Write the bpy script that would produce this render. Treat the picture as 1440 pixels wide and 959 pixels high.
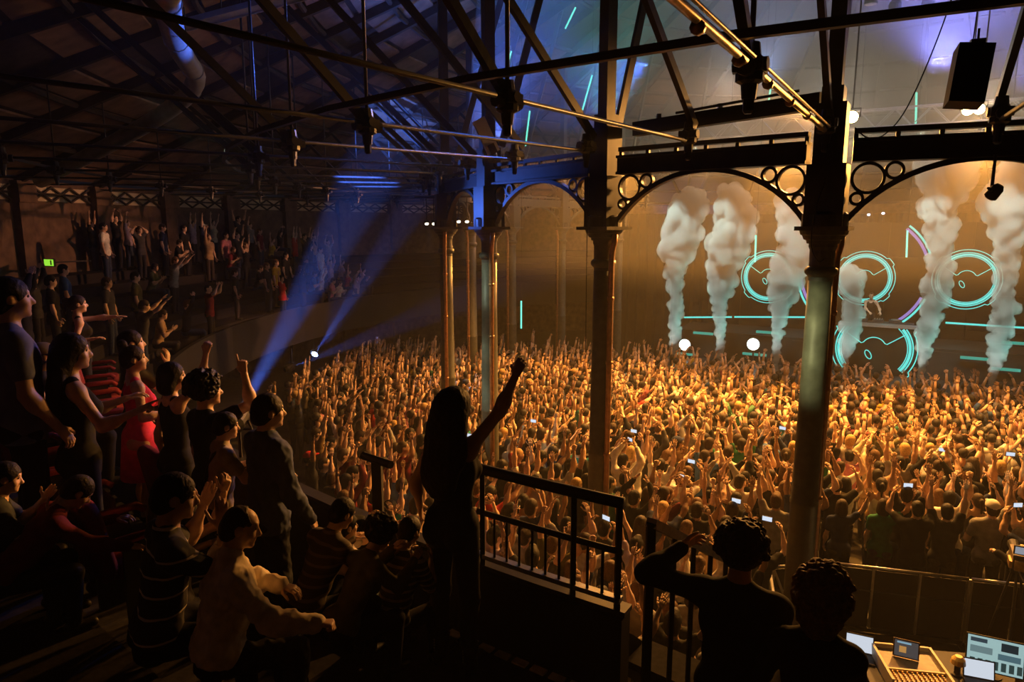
import bpy, math, random
import numpy as np
from mathutils import Vector, Matrix

PI = math.pi
for _o in list(bpy.data.objects):
    bpy.data.objects.remove(_o)
SC = bpy.context.scene
COL = SC.collection

# ------------------------------------------------------------------ camera
EYE = 6.4                                   # metres above the dance floor
cam_d = bpy.data.cameras.new('camera')
cam_d.lens = 24.0
cam_d.sensor_width = 36.0
cam_d.clip_start = 0.05
cam_d.clip_end = 200
cam = bpy.data.objects.new('camera', cam_d)
COL.objects.link(cam)
cam.location = (0, 0, EYE)
cam.rotation_euler = (math.radians(90 - 9.46), 0, 0)
SC.camera = cam

# ------------------------------------------------------------------ world, view
W = bpy.data.worlds.new('dark_night')
SC.world = W
W.use_nodes = True
W.node_tree.nodes['Background'].inputs[0].default_value = (0.01, 0.012, 0.02, 1)
W.node_tree.nodes['Background'].inputs[1].default_value = 0.3
SC.view_settings.view_transform = 'Standard'
SC.view_settings.look = 'None'
SC.view_settings.exposure = 0.0
SC.view_settings.gamma = 1.0
SC.view_settings.use_curve_mapping = False
try:
    SC.cycles.use_denoising = True
    SC.cycles.max_bounces = 5
    SC.cycles.diffuse_bounces = 2
    SC.cycles.glossy_bounces = 2
    SC.cycles.transmission_bounces = 2
    SC.cycles.volume_bounces = 0
    SC.cycles.transparent_max_bounces = 12
    SC.cycles.caustics_reflective = False
    SC.cycles.caustics_refractive = False
    SC.cycles.sample_clamp_indirect = 4.0
    SC.cycles.sample_clamp_direct = 0
    SC.cycles.volume_step_rate = 1.0
    SC.cycles.volume_max_steps = 256
except Exception:
    pass

# ------------------------------------------------------------------ lights of the show
def aim(o, target):
    d = Vector(target) - o.location
    o.rotation_euler = d.to_track_quat('-Z', 'Y').to_euler()

def spot(name, loc, target, power, colour, deg, blend=0.5, size=0.08):
    l = bpy.data.lights.new(name, 'SPOT')
    l.energy = power; l.color = colour; l.spot_size = math.radians(deg)
    l.spot_blend = blend; l.shadow_soft_size = size
    o = bpy.data.objects.new(name, l); COL.objects.link(o)
    o.location = loc; aim(o, target)
    return o

def point(name, loc, power, colour, size=0.1):
    l = bpy.data.lights.new(name, 'POINT')
    l.energy = power; l.color = colour; l.shadow_soft_size = size
    o = bpy.data.objects.new(name, l); COL.objects.link(o)
    o.location = loc
    return o

AMBER = (1.0, 0.39, 0.06)
WARM = (1.0, 0.66, 0.30)
BLUE = (0.08, 0.20, 1.0)
VIOLET = (0.26, 0.27, 1.0)
TEAL = (0.15, 0.85, 0.8)
CX, CY = 10.34, 18.9                        # centre of the round hall
# amber wash over the dance floor, rigged high over the middle of the hall and the stage edge
for k, (loc, tgt, pw, deg) in enumerate([
        ((6.8, 17.0, 8.3), (5.0, 12.2, 1.4), 8200, 110),
        ((11.2, 16.8, 8.3), (8.4, 12.0, 1.4), 7600, 110),
        ((3.4, 20.6, 8.3), (0.3, 16.2, 1.4), 7600, 110),
        ((9.6, 13.4, 8.4), (8.6, 15.4, 1.4), 1500, 105),
        ((4.6, 16.0, 8.4), (2.0, 18.0, 1.4), 1900, 105)]):
    spot('amber_wash', loc, tgt, pw, AMBER, deg, 0.7, 0.15)
# audience blinders beside the flown speakers: warm light to the balcony
spot('warm_blinder', (6.62, 14.2, 8.62), (-3.6, 6.0, 4.6), 7500, (1.0, 0.42, 0.09), 46, 0.8, 0.12)
spot('warm_blinder', (10.4, 16.0, 9.05), (2.0, 4.0, 4.0), 900, (1.0, 0.45, 0.11), 60, 0.8, 0.12)
spot('balcony_fill', (3.0, 24.5, 8.6), (-9.5, 22.0, 4.4), 5200, (1.0, 0.40, 0.18), 44, 0.8, 0.12)  # no blinder: unseen spot added to brighten people on the far balcony
# unseen warm points added over the stage so the haze glows
for k in range(8):
    q = -5.5 + 2.0 * k
    point('stage_tungsten', (10.1 + 0.8627 * q + 0.5058 * 3.2, 22.6 - 0.5058 * q + 0.8627 * 3.2, 8.7 + 0.6 * (k % 2)), 75 + 60 * (k % 2), (1.0, 0.64, 0.32), 0.2)
# blue and violet wash thrown up into the roof
for loc, tgt, pw, c, deg in [((11.6, 19.4, 10.6), (12.4, 20.4, 15), 7000, VIOLET, 120), ((16.0, 21.5, 10.2), (16.4, 22, 14), 4500, VIOLET, 120), ((7.4, 21.0, 10.4), (7.4, 21.6, 15), 1700, (0.3, 0.45, 0.9), 120),
                             ((2.6, 18.8, 9.2), (2.4, 19.2, 14), 900, TEAL, 110), ((-0.2, 18.0, 8.4), (-0.8, 17.5, 13), 2200, BLUE, 110)]:
    spot('roof_wash', loc, tgt, pw, c, deg, 0.9, 0.25)
for loc in ((6.2, 20.5, 10.4), (9.6, 21.5, 10.2), (13.2, 20.0, 10.0)):
    point('roof_white', loc, 170, (1.0, 0.88, 0.74), 0.3)  # unseen white points added to lighten the roof haze
spot('roof_warm', (0.5, 16.5, 7.9), (-9.0, 14.0, 11.0), 300, (1.0, 0.5, 0.25), 75, 0.8, 0.1)  # uplight without a fixture, added to warm the left roof boards
spot('roof_blue', (-1.2, 14.0, 8.4), (-5.0, 10.6, 9.5), 3500, BLUE, 30, 0.7, 0.1)
spot('roof_blue', (3.2, 17.0, 10.2), (-0.4, 12.2, 8.2), 2600, BLUE, 40, 0.7, 0.1)
# moving heads throwing blue beams, one on the parapet and two under the far balcony
BEAMS = [((-2.58, 6.30, 4.68), (-3.05, 11.5, 6.05), 160000, 8), ((-6.9, 23.6, 2.05), (-5.2, 22.4, 4.2), 60000, 9),
         ((-7.2, 22.2, 1.86), (-5.0, 24.6, 2.55), 40000, 11)]
for loc, tgt, pw, deg in BEAMS:
    spot('blue_beam', loc, tgt, pw, BLUE, deg, 0.5, 0.04)
spot('blue_fill', (-6.6, 23.9, 2.3), (-4.4, 22.3, 6.5), 4500, BLUE, 36, 0.9, 0.1)  # not a moving head: extra wide spot added for blue glow in the haze
# narrow pale spots, unseen, added to brighten the column shafts
for z in (5.3, 4.4, 3.5, 2.6):
    spot('pale_side', (-6.0, 11.0, 8.6), (-0.44, 13.18, z), 1300, (0.85, 1.0, 0.72), 9, 0.8, 0.1)
for z in (5.40, 4.95, 4.5):
    spot('pale_side', (-1.2, 5.2, 7.1), (3.82, 8.53, z), 1700, (1.0, 0.95, 0.42), 7, 0.9, 0.1)
spot('girder_blue', (-4.2, 14.6, 6.6), (-0.2, 13.2, 7.4), 900, BLUE, 36, 0.8, 0.1)  # blue spot without a fixture, added to tint the girder
# ------------------------------------------------------------------ materials
def mat(name, col, rough=0.7, metal=0.0, noise=0.0, scale=8.0, bump=0.0, spec=0.3):
    m = bpy.data.materials.new(name); m.use_nodes = True
    nt = m.node_tree; b = nt.nodes['Principled BSDF']
    b.inputs['Base Color'].default_value = (*col, 1)
    b.inputs['Roughness'].default_value = rough
    b.inputs['Metallic'].default_value = metal
    b.inputs['Specular IOR Level'].default_value = spec
    if noise or bump:
        tc = nt.nodes.new('ShaderNodeTexCoord')
        n = nt.nodes.new('ShaderNodeTexNoise'); n.inputs['Scale'].default_value = scale; n.inputs['Detail'].default_value = 4
        nt.links.new(tc.outputs['Object'], n.inputs['Vector'])
        if noise:
            r = nt.nodes.new('ShaderNodeValToRGB')
            r.color_ramp.elements[0].position = 0.3; r.color_ramp.elements[1].position = 0.72
            r.color_ramp.elements[0].color = (*[c * (1 - noise) for c in col], 1)
            r.color_ramp.elements[1].color = (*[min(1, c * (1 + noise)) for c in col], 1)
            nt.links.new(n.outputs['Fac'], r.inputs['Fac']); nt.links.new(r.outputs['Color'], b.inputs['Base Color'])
        if bump:
            bp = nt.nodes.new('ShaderNodeBump'); bp.inputs['Strength'].default_value = bump; bp.inputs['Distance'].default_value = 0.02
            nt.links.new(n.outputs['Fac'], bp.inputs['Height']); nt.links.new(bp.outputs['Normal'], b.inputs['Normal'])
    return m

def emit(name, col, strength):
    m = bpy.data.materials.new(name); m.use_nodes = True
    nt = m.node_tree; nt.nodes.remove(nt.nodes['Principled BSDF'])
    e = nt.nodes.new('ShaderNodeEmission'); e.inputs[0].default_value = (*col, 1); e.inputs[1].default_value = strength
    nt.links.new(e.outputs[0], nt.nodes['Material Output'].inputs['Surface'])
    return m

def tint(name, rough, spec=0.3, scale=40, amt=0.15, bump=0.0):
    """a material whose colour is the object's own colour (cloth dye, skin or hair colour of each person)"""
    m = bpy.data.materials.new(name); m.use_nodes = True
    nt = m.node_tree; b = nt.nodes['Principled BSDF']
    b.inputs['Roughness'].default_value = rough; b.inputs['Specular IOR Level'].default_value = spec
    oi = nt.nodes.new('ShaderNodeObjectInfo'); tc = nt.nodes.new('ShaderNodeTexCoord')
    n = nt.nodes.new('ShaderNodeTexNoise'); n.inputs['Scale'].default_value = scale; n.inputs['Detail'].default_value = 3
    nt.links.new(tc.outputs['Object'], n.inputs['Vector'])
    mx = nt.nodes.new('ShaderNodeMix'); mx.data_type = 'RGBA'; mx.blend_type = 'MULTIPLY'
    mr = nt.nodes.new('ShaderNodeMapRange'); mr.inputs[1].default_value = 0.3; mr.inputs[2].default_value = 0.7
    mr.inputs[3].default_value = 1 - amt; mr.inputs[4].default_value = 1 + amt
    nt.links.new(n.outputs['Fac'], mr.inputs[0])
    mx.inputs[0].default_value = 1.0
    nt.links.new(oi.outputs['Color'], mx.inputs[6]); nt.links.new(mr.outputs[0], mx.inputs[7])
    nt.links.new(mx.outputs[2], b.inputs['Base Color'])
    if bump:
        bp = nt.nodes.new('ShaderNodeBump'); bp.inputs['Strength'].default_value = bump; bp.inputs['Distance'].default_value = 0.01
        nt.links.new(n.outputs['Fac'], bp.inputs['Height']); nt.links.new(bp.outputs['Normal'], b.inputs['Normal'])
    return m

M = {}
M['iron'] = mat('painted_iron', (0.028, 0.028, 0.030), 0.45, 0.0, 0.25, 6, 0.1, 0.5)
M['column'] = mat('column_paint', (0.10, 0.105, 0.088), 0.5, 0.0, 0.18, 9, 0.25, 0.4)
M['capital'] = mat('capital_paint', (0.10, 0.10, 0.095), 0.5, 0.0, 0.2, 9, 0.15, 0.4)
M['gilt'] = mat('worn_brass_pipe', (0.42, 0.27, 0.12), 0.35, 0.7, 0.35, 14)
M['copper'] = mat('copper_pipe', (0.55, 0.30, 0.16), 0.4, 0.6, 0.2, 14)
M['rod'] = mat('steel_rod', (0.05, 0.05, 0.055), 0.45, 0.4, 0.2, 10)
M['rafter'] = mat('dark_timber', (0.035, 0.026, 0.02), 0.8, 0, 0.3, 5)
M['board'] = mat('roof_boards', (0.16, 0.105, 0.075), 0.8, 0, 0.35, 2.5, 0.2)
M['brick'] = mat('dim_brick_wall', (0.13, 0.085, 0.06), 0.9, 0, 0.35, 4, 0.3)
M['cream'] = mat('cream_panel', (0.55, 0.47, 0.33), 0.8, 0, 0.15, 3)
M['black'] = mat('black_paint', (0.012, 0.012, 0.013), 0.6, 0, 0.2, 10, 0.0, 0.3)
M['floor'] = mat('dance_floor', (0.05, 0.045, 0.04), 0.6, 0, 0.3, 3)
M['carpet'] = mat('dark_carpet', (0.022, 0.020, 0.022), 0.95, 0, 0.3, 30, 0.1, 0.1)
M['stage'] = mat('stage_black', (0.02, 0.02, 0.022), 0.5, 0, 0.2, 5)
M['drape'] = mat('black_drape', (0.008, 0.008, 0.008), 0.95, 0, 0.3, 3, 0.2, 0.1)
M['screen'] = mat('dark_led_panel', (0.010, 0.011, 0.009), 0.7, 0, 0.15, 6, 0, 0.08)
M['alu'] = mat('brushed_aluminium', (0.42, 0.42, 0.44), 0.35, 0.8, 0.1, 20)
M['blueduct'] = mat('galvanised_duct', (0.5, 0.52, 0.55), 0.35, 0.6, 0.15, 6)
M['white'] = mat('white_plastic', (0.75, 0.75, 0.74), 0.5)
M['seatred'] = mat('red_plush', (0.12, 0.007, 0.012), 0.85, 0, 0.25, 25, 0.1, 0.2)
M['nose'] = mat('pale_nosing_strip', (0.55, 0.52, 0.46), 0.6, 0, 0.2, 20)
M['teal'] = emit('teal_neon', (0.10, 0.78, 0.72), 1.05)
M['tealdim'] = emit('dim_teal_strip', (0.05, 0.55, 0.42), 0.55)
M['violet'] = emit('violet_neon', (0.30, 0.22, 0.62), 0.9)
M['green'] = emit('green_tube', (0.16, 0.85, 0.62), 1.5)
M['lampwhite'] = emit('white_lamp_face', (0.85, 1.0, 0.95), 4.0)
M['lampwarm'] = emit('warm_lamp_face', (1.0, 0.72, 0.3), 45.0)
M['lampblue'] = emit('blue_lamp_face', (0.35, 0.5, 1.0), 14.0)
M['exit'] = emit('exit_sign_face', (0.35, 0.85, 0.05), 0.9)

# ------------------------------------------------------------------ mesh collector
class MB:
    def __init__(s):
        s.v = []; s.f = []
    def add(s, vs, fs):
        b = len(s.v); s.v.extend([tuple(x) for x in vs]); s.f.extend([tuple(b + i for i in f) for f in fs]); return s
    def box(s, c, size, R=None):
        hx, hy, hz = size[0] / 2, size[1] / 2, size[2] / 2
        vs = [Vector((x, y, z)) for x in (-hx, hx) for y in (-hy, hy) for z in (-hz, hz)]
        if R is not None: vs = [R @ v for v in vs]
        vs = [v + Vector(c) for v in vs]
        return s.add(vs, [(0, 1, 3, 2), (4, 6, 7, 5), (0, 4, 5, 1), (2, 3, 7, 6), (0, 2, 6, 4), (1, 5, 7, 3)])
    def bar(s, a, b, w, h, up=(0, 0, 1)):
        """rectangular bar from a to b, w wide across, h high"""
        a, b = Vector(a), Vector(b); d = (b - a).normalized(); u = Vector(up)
        if abs(d.dot(u)) > 0.98: u = Vector((1, 0, 0))
        r = d.cross(u).normalized(); u = r.cross(d).normalized()
        vs = []
        for p in (a, b):
            for i, j in ((-1, -1), (1, -1), (1, 1), (-1, 1)):
                vs.append(p + r * (i * w / 2) + u * (j * h / 2))
        return s.add(vs, [(3, 2, 1, 0), (4, 5, 6, 7), (0, 1, 5, 4), (1, 2, 6, 5), (2, 3, 7, 6), (3, 0, 4, 7)])
    def tube(s, pts, r, n=8, closed=False, cap=True):
        pts = [Vector(p) for p in pts]; rs = r if isinstance(r, (list, tuple)) else [r] * len(pts)
        m = len(pts); vs = []; ref = None
        for i, p in enumerate(pts):
            if closed: d = pts[(i + 1) % m] - pts[i - 1]
            else: d = pts[min(i + 1, m - 1)] - pts[max(i - 1, 0)]
            d = d.normalized() if d.length > 1e-9 else Vector((0, 0, 1))
            if ref is None:
                ref = Vector((0, 0, 1)) if abs(d.z) < 0.9 else Vector((1, 0, 0))
            x = d.cross(ref)
            if x.length < 1e-4: x = d.cross(Vector((0.3, 1, 0.2)))
            x.normalize(); y = x.cross(d).normalized(); ref = y
            for k in range(n):
                a = 2 * PI * k / n
                vs.append(p + (x * math.cos(a) + y * math.sin(a)) * rs[i])
        fs = []
        for i in range(m if closed else m - 1):
            j = (i + 1) % m
            for k in range(n):
                fs.append((i * n + k, i * n + (k + 1) % n, j * n + (k + 1) % n, j * n + k))
        if cap and not closed:
            fs.append(tuple(reversed(range(n)))); fs.append(tuple(range((m - 1) * n, m * n)))
        return s.add(vs, fs)
    def lathe(s, prof, n=24, c=(0, 0, 0), cap=True):
        vs = []; c = Vector(c)
        for r, z in prof:
            for k in range(n):
                a = 2 * PI * k / n; vs.append(c + Vector((r * math.cos(a), r * math.sin(a), z)))
        fs = []
        for i in range(len(prof) - 1):
            for k in range(n):
                fs.append((i * n + k, i * n + (k + 1) % n, (i + 1) * n + (k + 1) % n, (i + 1) * n + k))
        if cap:
            fs.append(tuple(reversed(range(n)))); fs.append(tuple(range((len(prof) - 1) * n, len(prof) * n)))
        return s.add(vs, fs)
    def sphere(s, c, r, n=8, m=5, sc=(1, 1, 1)):
        vs = [Vector(c) + Vector((0, 0, -r * sc[2]))]
        for i in range(1, m):
            t = PI * i / m
            for k in range(n):
                a = 2 * PI * k / n
                vs.append(Vector(c) + Vector((r * sc[0] * math.sin(t) * math.cos(a), r * sc[1] * math.sin(t) * math.sin(a), -r * sc[2] * math.cos(t))))
        vs.append(Vector(c) + Vector((0, 0, r * sc[2])))
        fs = [(0, 1 + (k + 1) % n, 1 + k) for k in range(n)]
        for i in range(m - 2):
            for k in range(n):
                a = 1 + i * n
                fs.append((a + k, a + (k + 1) % n, a + n + (k + 1) % n, a + n + k))
        t = len(vs) - 1; a = 1 + (m - 2) * n
        fs += [(a + k, a + (k + 1) % n, t) for k in range(n)]
        return s.add(vs, fs)
    def prism(s, poly, z0, z1):
        n = len(poly)
        vs = [(x, y, z0) for x, y in poly] + [(x, y, z1) for x, y in poly]
        return s.add(vs, [tuple(reversed(range(n))), tuple(range(n, 2 * n))] + [(i, (i + 1) % n, n + (i + 1) % n, n + i) for i in range(n)])
    def plate(s, poly3, thick, normal):
        """polygon in space given thickness along -normal"""
        n = len(poly3); nn = Vector(normal).normalized() * thick
        vs = [Vector(p) for p in poly3] + [Vector(p) - nn for p in poly3]
        return s.add(vs, [tuple(range(n)), tuple(reversed(range(n, 2 * n)))] + [(i, n + i, n + (i + 1) % n, (i + 1) % n) for i in range(n)])
    def mesh(s, name, m=None, smooth=False):
        me = bpy.data.meshes.new(name); me.from_pydata([tuple(v) for v in s.v], [], s.f); me.update()
        if smooth: me.polygons.foreach_set('use_smooth', [True] * len(me.polygons))
        if m is not None:
            for mm in (m if isinstance(m, (list, tuple)) else [m]): me.materials.append(mm)
        return me
    def obj(s, name, m, parent=None, smooth=False, **kw):
        return link(name, s.mesh(name, m, smooth), parent, **kw)

def link(name, me, parent=None, label=None, cat=None, group=None, kind=None, loc=None, rot=None):
    o = bpy.data.objects.new(name, me); COL.objects.link(o)
    if parent is not None: o.parent = parent
    if loc is not None: o.location = loc
    if rot is not None: o.rotation_euler = rot
    tag(o, label, cat, group, kind)
    return o

def tag(o, label=None, cat=None, group=None, kind=None):
    if label: o['label'] = label
    if cat: o['category'] = cat
    if group: o['group'] = group
    if kind: o['kind'] = kind
    return o

def thing(name, label, cat, loc=(0, 0, 0), rotz=0.0, group=None):
    o = bpy.data.objects.new(name, None); COL.objects.link(o)
    o.location = loc; o.rotation_euler = (0, 0, rotz); o.empty_display_size = 0.2
    return tag(o, label, cat, group)

def dup(root, loc, rotz=None, label=None, scale=None):
    r = root.copy(); COL.objects.link(r); r.location = loc
    if rotz is not None: r.rotation_euler = (0, 0, rotz)
    if scale is not None: r.scale = (scale,) * 3
    if label: r['label'] = label
    for ch in root.children:
        c = ch.copy(); COL.objects.link(c); c.parent = r
        for g in ch.children:
            d = g.copy(); COL.objects.link(d); d.parent = c
    return r

def pol(r, deg, z=0.0):
    a = math.radians(deg); return Vector((CX + r * math.cos(a), CY + r * math.sin(a), z))

ANG0 = -122.06                               # the column nearest the camera
RING = 12.2
def cang(i): return ANG0 - 15.0 * i

ORD = ['nearest', 'second', 'third', 'fourth', 'fifth', 'sixth', 'seventh', 'eighth', 'ninth', 'tenth', 'eleventh', 'twelfth',
       'thirteenth', 'fourteenth', 'fifteenth', 'sixteenth', 'seventeenth', 'eighteenth', 'nineteenth', 'twentieth', 'twenty-first', 'twenty-second', 'twenty-third', 'twenty-fourth']
# ------------------------------------------------------------------ smooth blended bodies: distance fields meshed by surface nets
def _arr(p): return np.array(p, dtype=np.float32)
def rc(a, b, ra, rb, k=None): return ('c', _arr(a), _arr(b), ra, rb, k)           # tapered limb
def el(c, rad, R=None, k=None): return ('e', _arr(c), _arr(rad), None if R is None else np.array(R, dtype=np.float32), None, k)   # ellipsoid
def sub(p): return ('s', p)                                                       # carve
def noise3(P, f, seed=0):
    x, y, z = P[..., 0] * f, P[..., 1] * f, P[..., 2] * f
    s = seed * 1.7
    return (np.sin(x * 1.0 + 1.3 * np.sin(y * 1.1 + s) + s) * np.sin(y * 1.07 + 1.1 * np.sin(z * 0.9 + 2 * s)) + 0.6 * np.sin(z * 1.9 + 1.2 * np.sin(x * 1.7 + s)) * np.sin(y * 2.1 + x + s)) / 1.4

def _pd(p, P):
    if p[0] == 'c':
        a, b, ra, rb = p[1], p[2], p[3], p[4]
        d = b - a; L2 = float(d @ d) + 1e-12
        q = P - a
        t = np.clip((q @ d) / L2, 0, 1)
        w = q - t[..., None] * d
        return np.sqrt((w * w).sum(-1)) - (ra + (rb - ra) * t)
    q = P - p[1]
    if p[3] is not None: q = q @ p[3]
    u = q / p[2]; v = u / p[2]
    k0 = np.sqrt((u * u).sum(-1)); k1 = np.sqrt((v * v).sum(-1)) + 1e-6
    return k0 * (k0 - 1) / k1
def _pbox(p):
    if p[0] == 'c':
        r = max(p[3], p[4]); return np.minimum(p[1], p[2]) - r, np.maximum(p[1], p[2]) + r
    r = p[2] if p[3] is None else np.full(3, float(p[2].max()))
    return p[1] - r, p[1] + r

def sdf_arrays(prims, res, k=0.03, clips=(), disp=None, inflate=0.0):
    lo = np.full(3, 1e9); hi = np.full(3, -1e9)
    for p in prims:
        if p[0] == 's': continue
        a, b = _pbox(p); lo = np.minimum(lo, a); hi = np.maximum(hi, b)
    pad = 2.5 * res + inflate + (0.03 if disp else 0)
    lo -= pad; hi += pad
    n = np.ceil((hi - lo) / res).astype(int) + 1
    ax = [(lo[i] + res * np.arange(n[i])).astype(np.float32) for i in range(3)]
    D = np.full(n, 0.5, dtype=np.float32)
    for p in prims:
        neg = p[0] == 's'
        q = p[1] if neg else p
        kk = q[5] if q[5] is not None else k
        a, b = _pbox(q); m = kk + 2.5 * res + inflate + (0.03 if disp else 0)
        i0 = np.maximum(0, np.floor((a - m - lo) / res).astype(int)); i1 = np.minimum(n, np.ceil((b + m - lo) / res).astype(int) + 1)
        if (i1 <= i0).any(): continue
        sl = tuple(slice(i0[i], i1[i]) for i in range(3))
        P = np.stack(np.meshgrid(*[ax[i][sl[i]] for i in range(3)], indexing='ij'), -1)
        d = _pd(q, P)
        old = D[sl]
        if neg:
            D[sl] = np.maximum(old, -d)
        else:
            h = np.maximum(kk - np.abs(old - d), 0) / max(kk, 1e-6)
            D[sl] = np.minimum(old, d) - h * h * kk * 0.25
    if inflate: D -= inflate
    if disp is not None or len(clips):
        P = np.stack(np.meshgrid(*ax, indexing='ij'), -1)
        if disp is not None: D += disp(P).astype(np.float32)
        for pt, nn in clips:
            nn = _arr(nn); nn = nn / np.linalg.norm(nn)
            D = np.maximum(D, (P - _arr(pt)) @ nn)
    # surface nets
    S = D < 0
    c = [S[i:S.shape[0] - 1 + i, j:S.shape[1] - 1 + j, l:S.shape[2] - 1 + l] for i in (0, 1) for j in (0, 1) for l in (0, 1)]
    cnt = np.zeros(c[0].shape, dtype=np.int8)
    for q in c: cnt += q
    act = np.argwhere((cnt > 0) & (cnt < 8))
    if len(act) == 0: return np.zeros((0, 3), np.float32), np.zeros((0, 4), np.int32)
    vals = np.stack([D[act[:, 0] + i, act[:, 1] + j, act[:, 2] + l] for i in (0, 1) for j in (0, 1) for l in (0, 1)], -1)
    offs = np.array([(i, j, l) for i in (0, 1) for j in (0, 1) for l in (0, 1)], dtype=np.float32)
    acc = np.zeros((len(act), 3), np.float32); num = np.zeros(len(act), np.float32)
    for a in range(8):
        for b in range(a + 1, 8):
            if np.abs(offs[a] - offs[b]).sum() != 1: continue
            m = (vals[:, a] < 0) != (vals[:, b] < 0)
            t = np.where(m, vals[:, a] / (vals[:, a] - vals[:, b] + 1e-12), 0)
            acc += np.where(m[:, None], offs[a] + t[:, None] * (offs[b] - offs[a]), 0); num += m
    V = (act + acc / num[:, None]) * res + lo
    idx = np.full(cnt.shape, -1, dtype=np.int32); idx[tuple(act.T)] = np.arange(len(act))
    F = []
    for axis in range(3):
        A = [slice(None)] * 3; B = [slice(None)] * 3; A[axis] = slice(0, -1); B[axis] = slice(1, None)
        e = np.argwhere(S[tuple(A)] != S[tuple(B)])
        u, w = (axis + 1) % 3, (axis + 2) % 3
        ok = (e[:, u] > 0) & (e[:, w] > 0) & (e[:, u] < S.shape[u] - 1) & (e[:, w] < S.shape[w] - 1)
        e = e[ok]
        if not len(e): continue
        def cell(du, dw):
            g = e.copy(); g[:, u] -= du; g[:, w] -= dw
            return idx[tuple(g.T)]
        q = np.stack([cell(1, 1), cell(0, 1), cell(0, 0), cell(1, 0)], -1)
        fl = S[tuple(A)][tuple(e.T)]
        q[~fl] = q[~fl][:, ::-1]
        F.append(q)
    F = np.concatenate(F); F = F[(F >= 0).all(1)]
    return V.astype(np.float32), F

def np_mesh(name, parts, mats, smooth=True):
    """parts: list of (verts, quads or tris, material slot) joined into one mesh"""
    vs = []; fs = []; mi = []; b = 0
    me = bpy.data.meshes.new(name)
    lens = []
    for V, F, m in parts:
        V = np.asarray(V, dtype=np.float32); F = np.asarray(F, dtype=np.int32)
        if len(V) == 0: continue
        vs.append(V); fs.append((F + b).ravel()); lens.append(np.full(len(F), F.shape[1], np.int32)); mi.append(np.full(len(F), m, np.int32)); b += len(V)
    V = np.concatenate(vs); L = np.concatenate(fs); N = np.concatenate(lens); MI = np.concatenate(mi)
    me.vertices.add(len(V)); me.vertices.foreach_set('co', V.ravel())
    me.loops.add(len(L)); me.loops.foreach_set('vertex_index', L)
    me.polygons.add(len(N)); st = np.zeros(len(N), np.int32); st[1:] = np.cumsum(N)[:-1]
    me.polygons.foreach_set('loop_start', st); me.polygons.foreach_set('material_index', MI)
    me.polygons.foreach_set('use_smooth', np.full(len(N), smooth, dtype=bool))
    me.update(calc_edges=True); me.validate()
    for m in mats: me.materials.append(m)
    return me
# ------------------------------------------------------------------ people: one skeleton, posed and dressed
M['skin'] = tint('skin', 0.5, 0.35, 30, 0.08)
M['cloth'] = tint('cloth', 0.85, 0.15, 14, 0.18, 0.3)
M['denim'] = tint('trouser_cloth', 0.85, 0.15, 30, 0.2, 0.2)
M['hair'] = tint('hair', 0.6, 0.2, 60, 0.35, 0.5)
M['shoe'] = mat('shoe_leather', (0.02, 0.018, 0.016), 0.5)
M['eye'] = mat('eye', (0.05, 0.035, 0.03), 0.2, spec=0.6)

def Rx(a): a = math.radians(a); return np.array([[1, 0, 0], [0, math.cos(a), -math.sin(a)], [0, math.sin(a), math.cos(a)]])
def Ry(a): a = math.radians(a); return np.array([[math.cos(a), 0, math.sin(a)], [0, 1, 0], [-math.sin(a), 0, math.cos(a)]])
def Rz(a): a = math.radians(a); return np.array([[math.cos(a), -math.sin(a), 0], [math.sin(a), math.cos(a), 0], [0, 0, 1]])
def nrm(v): v = np.array(v, float); return v / (np.linalg.norm(v) + 1e-9)

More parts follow.
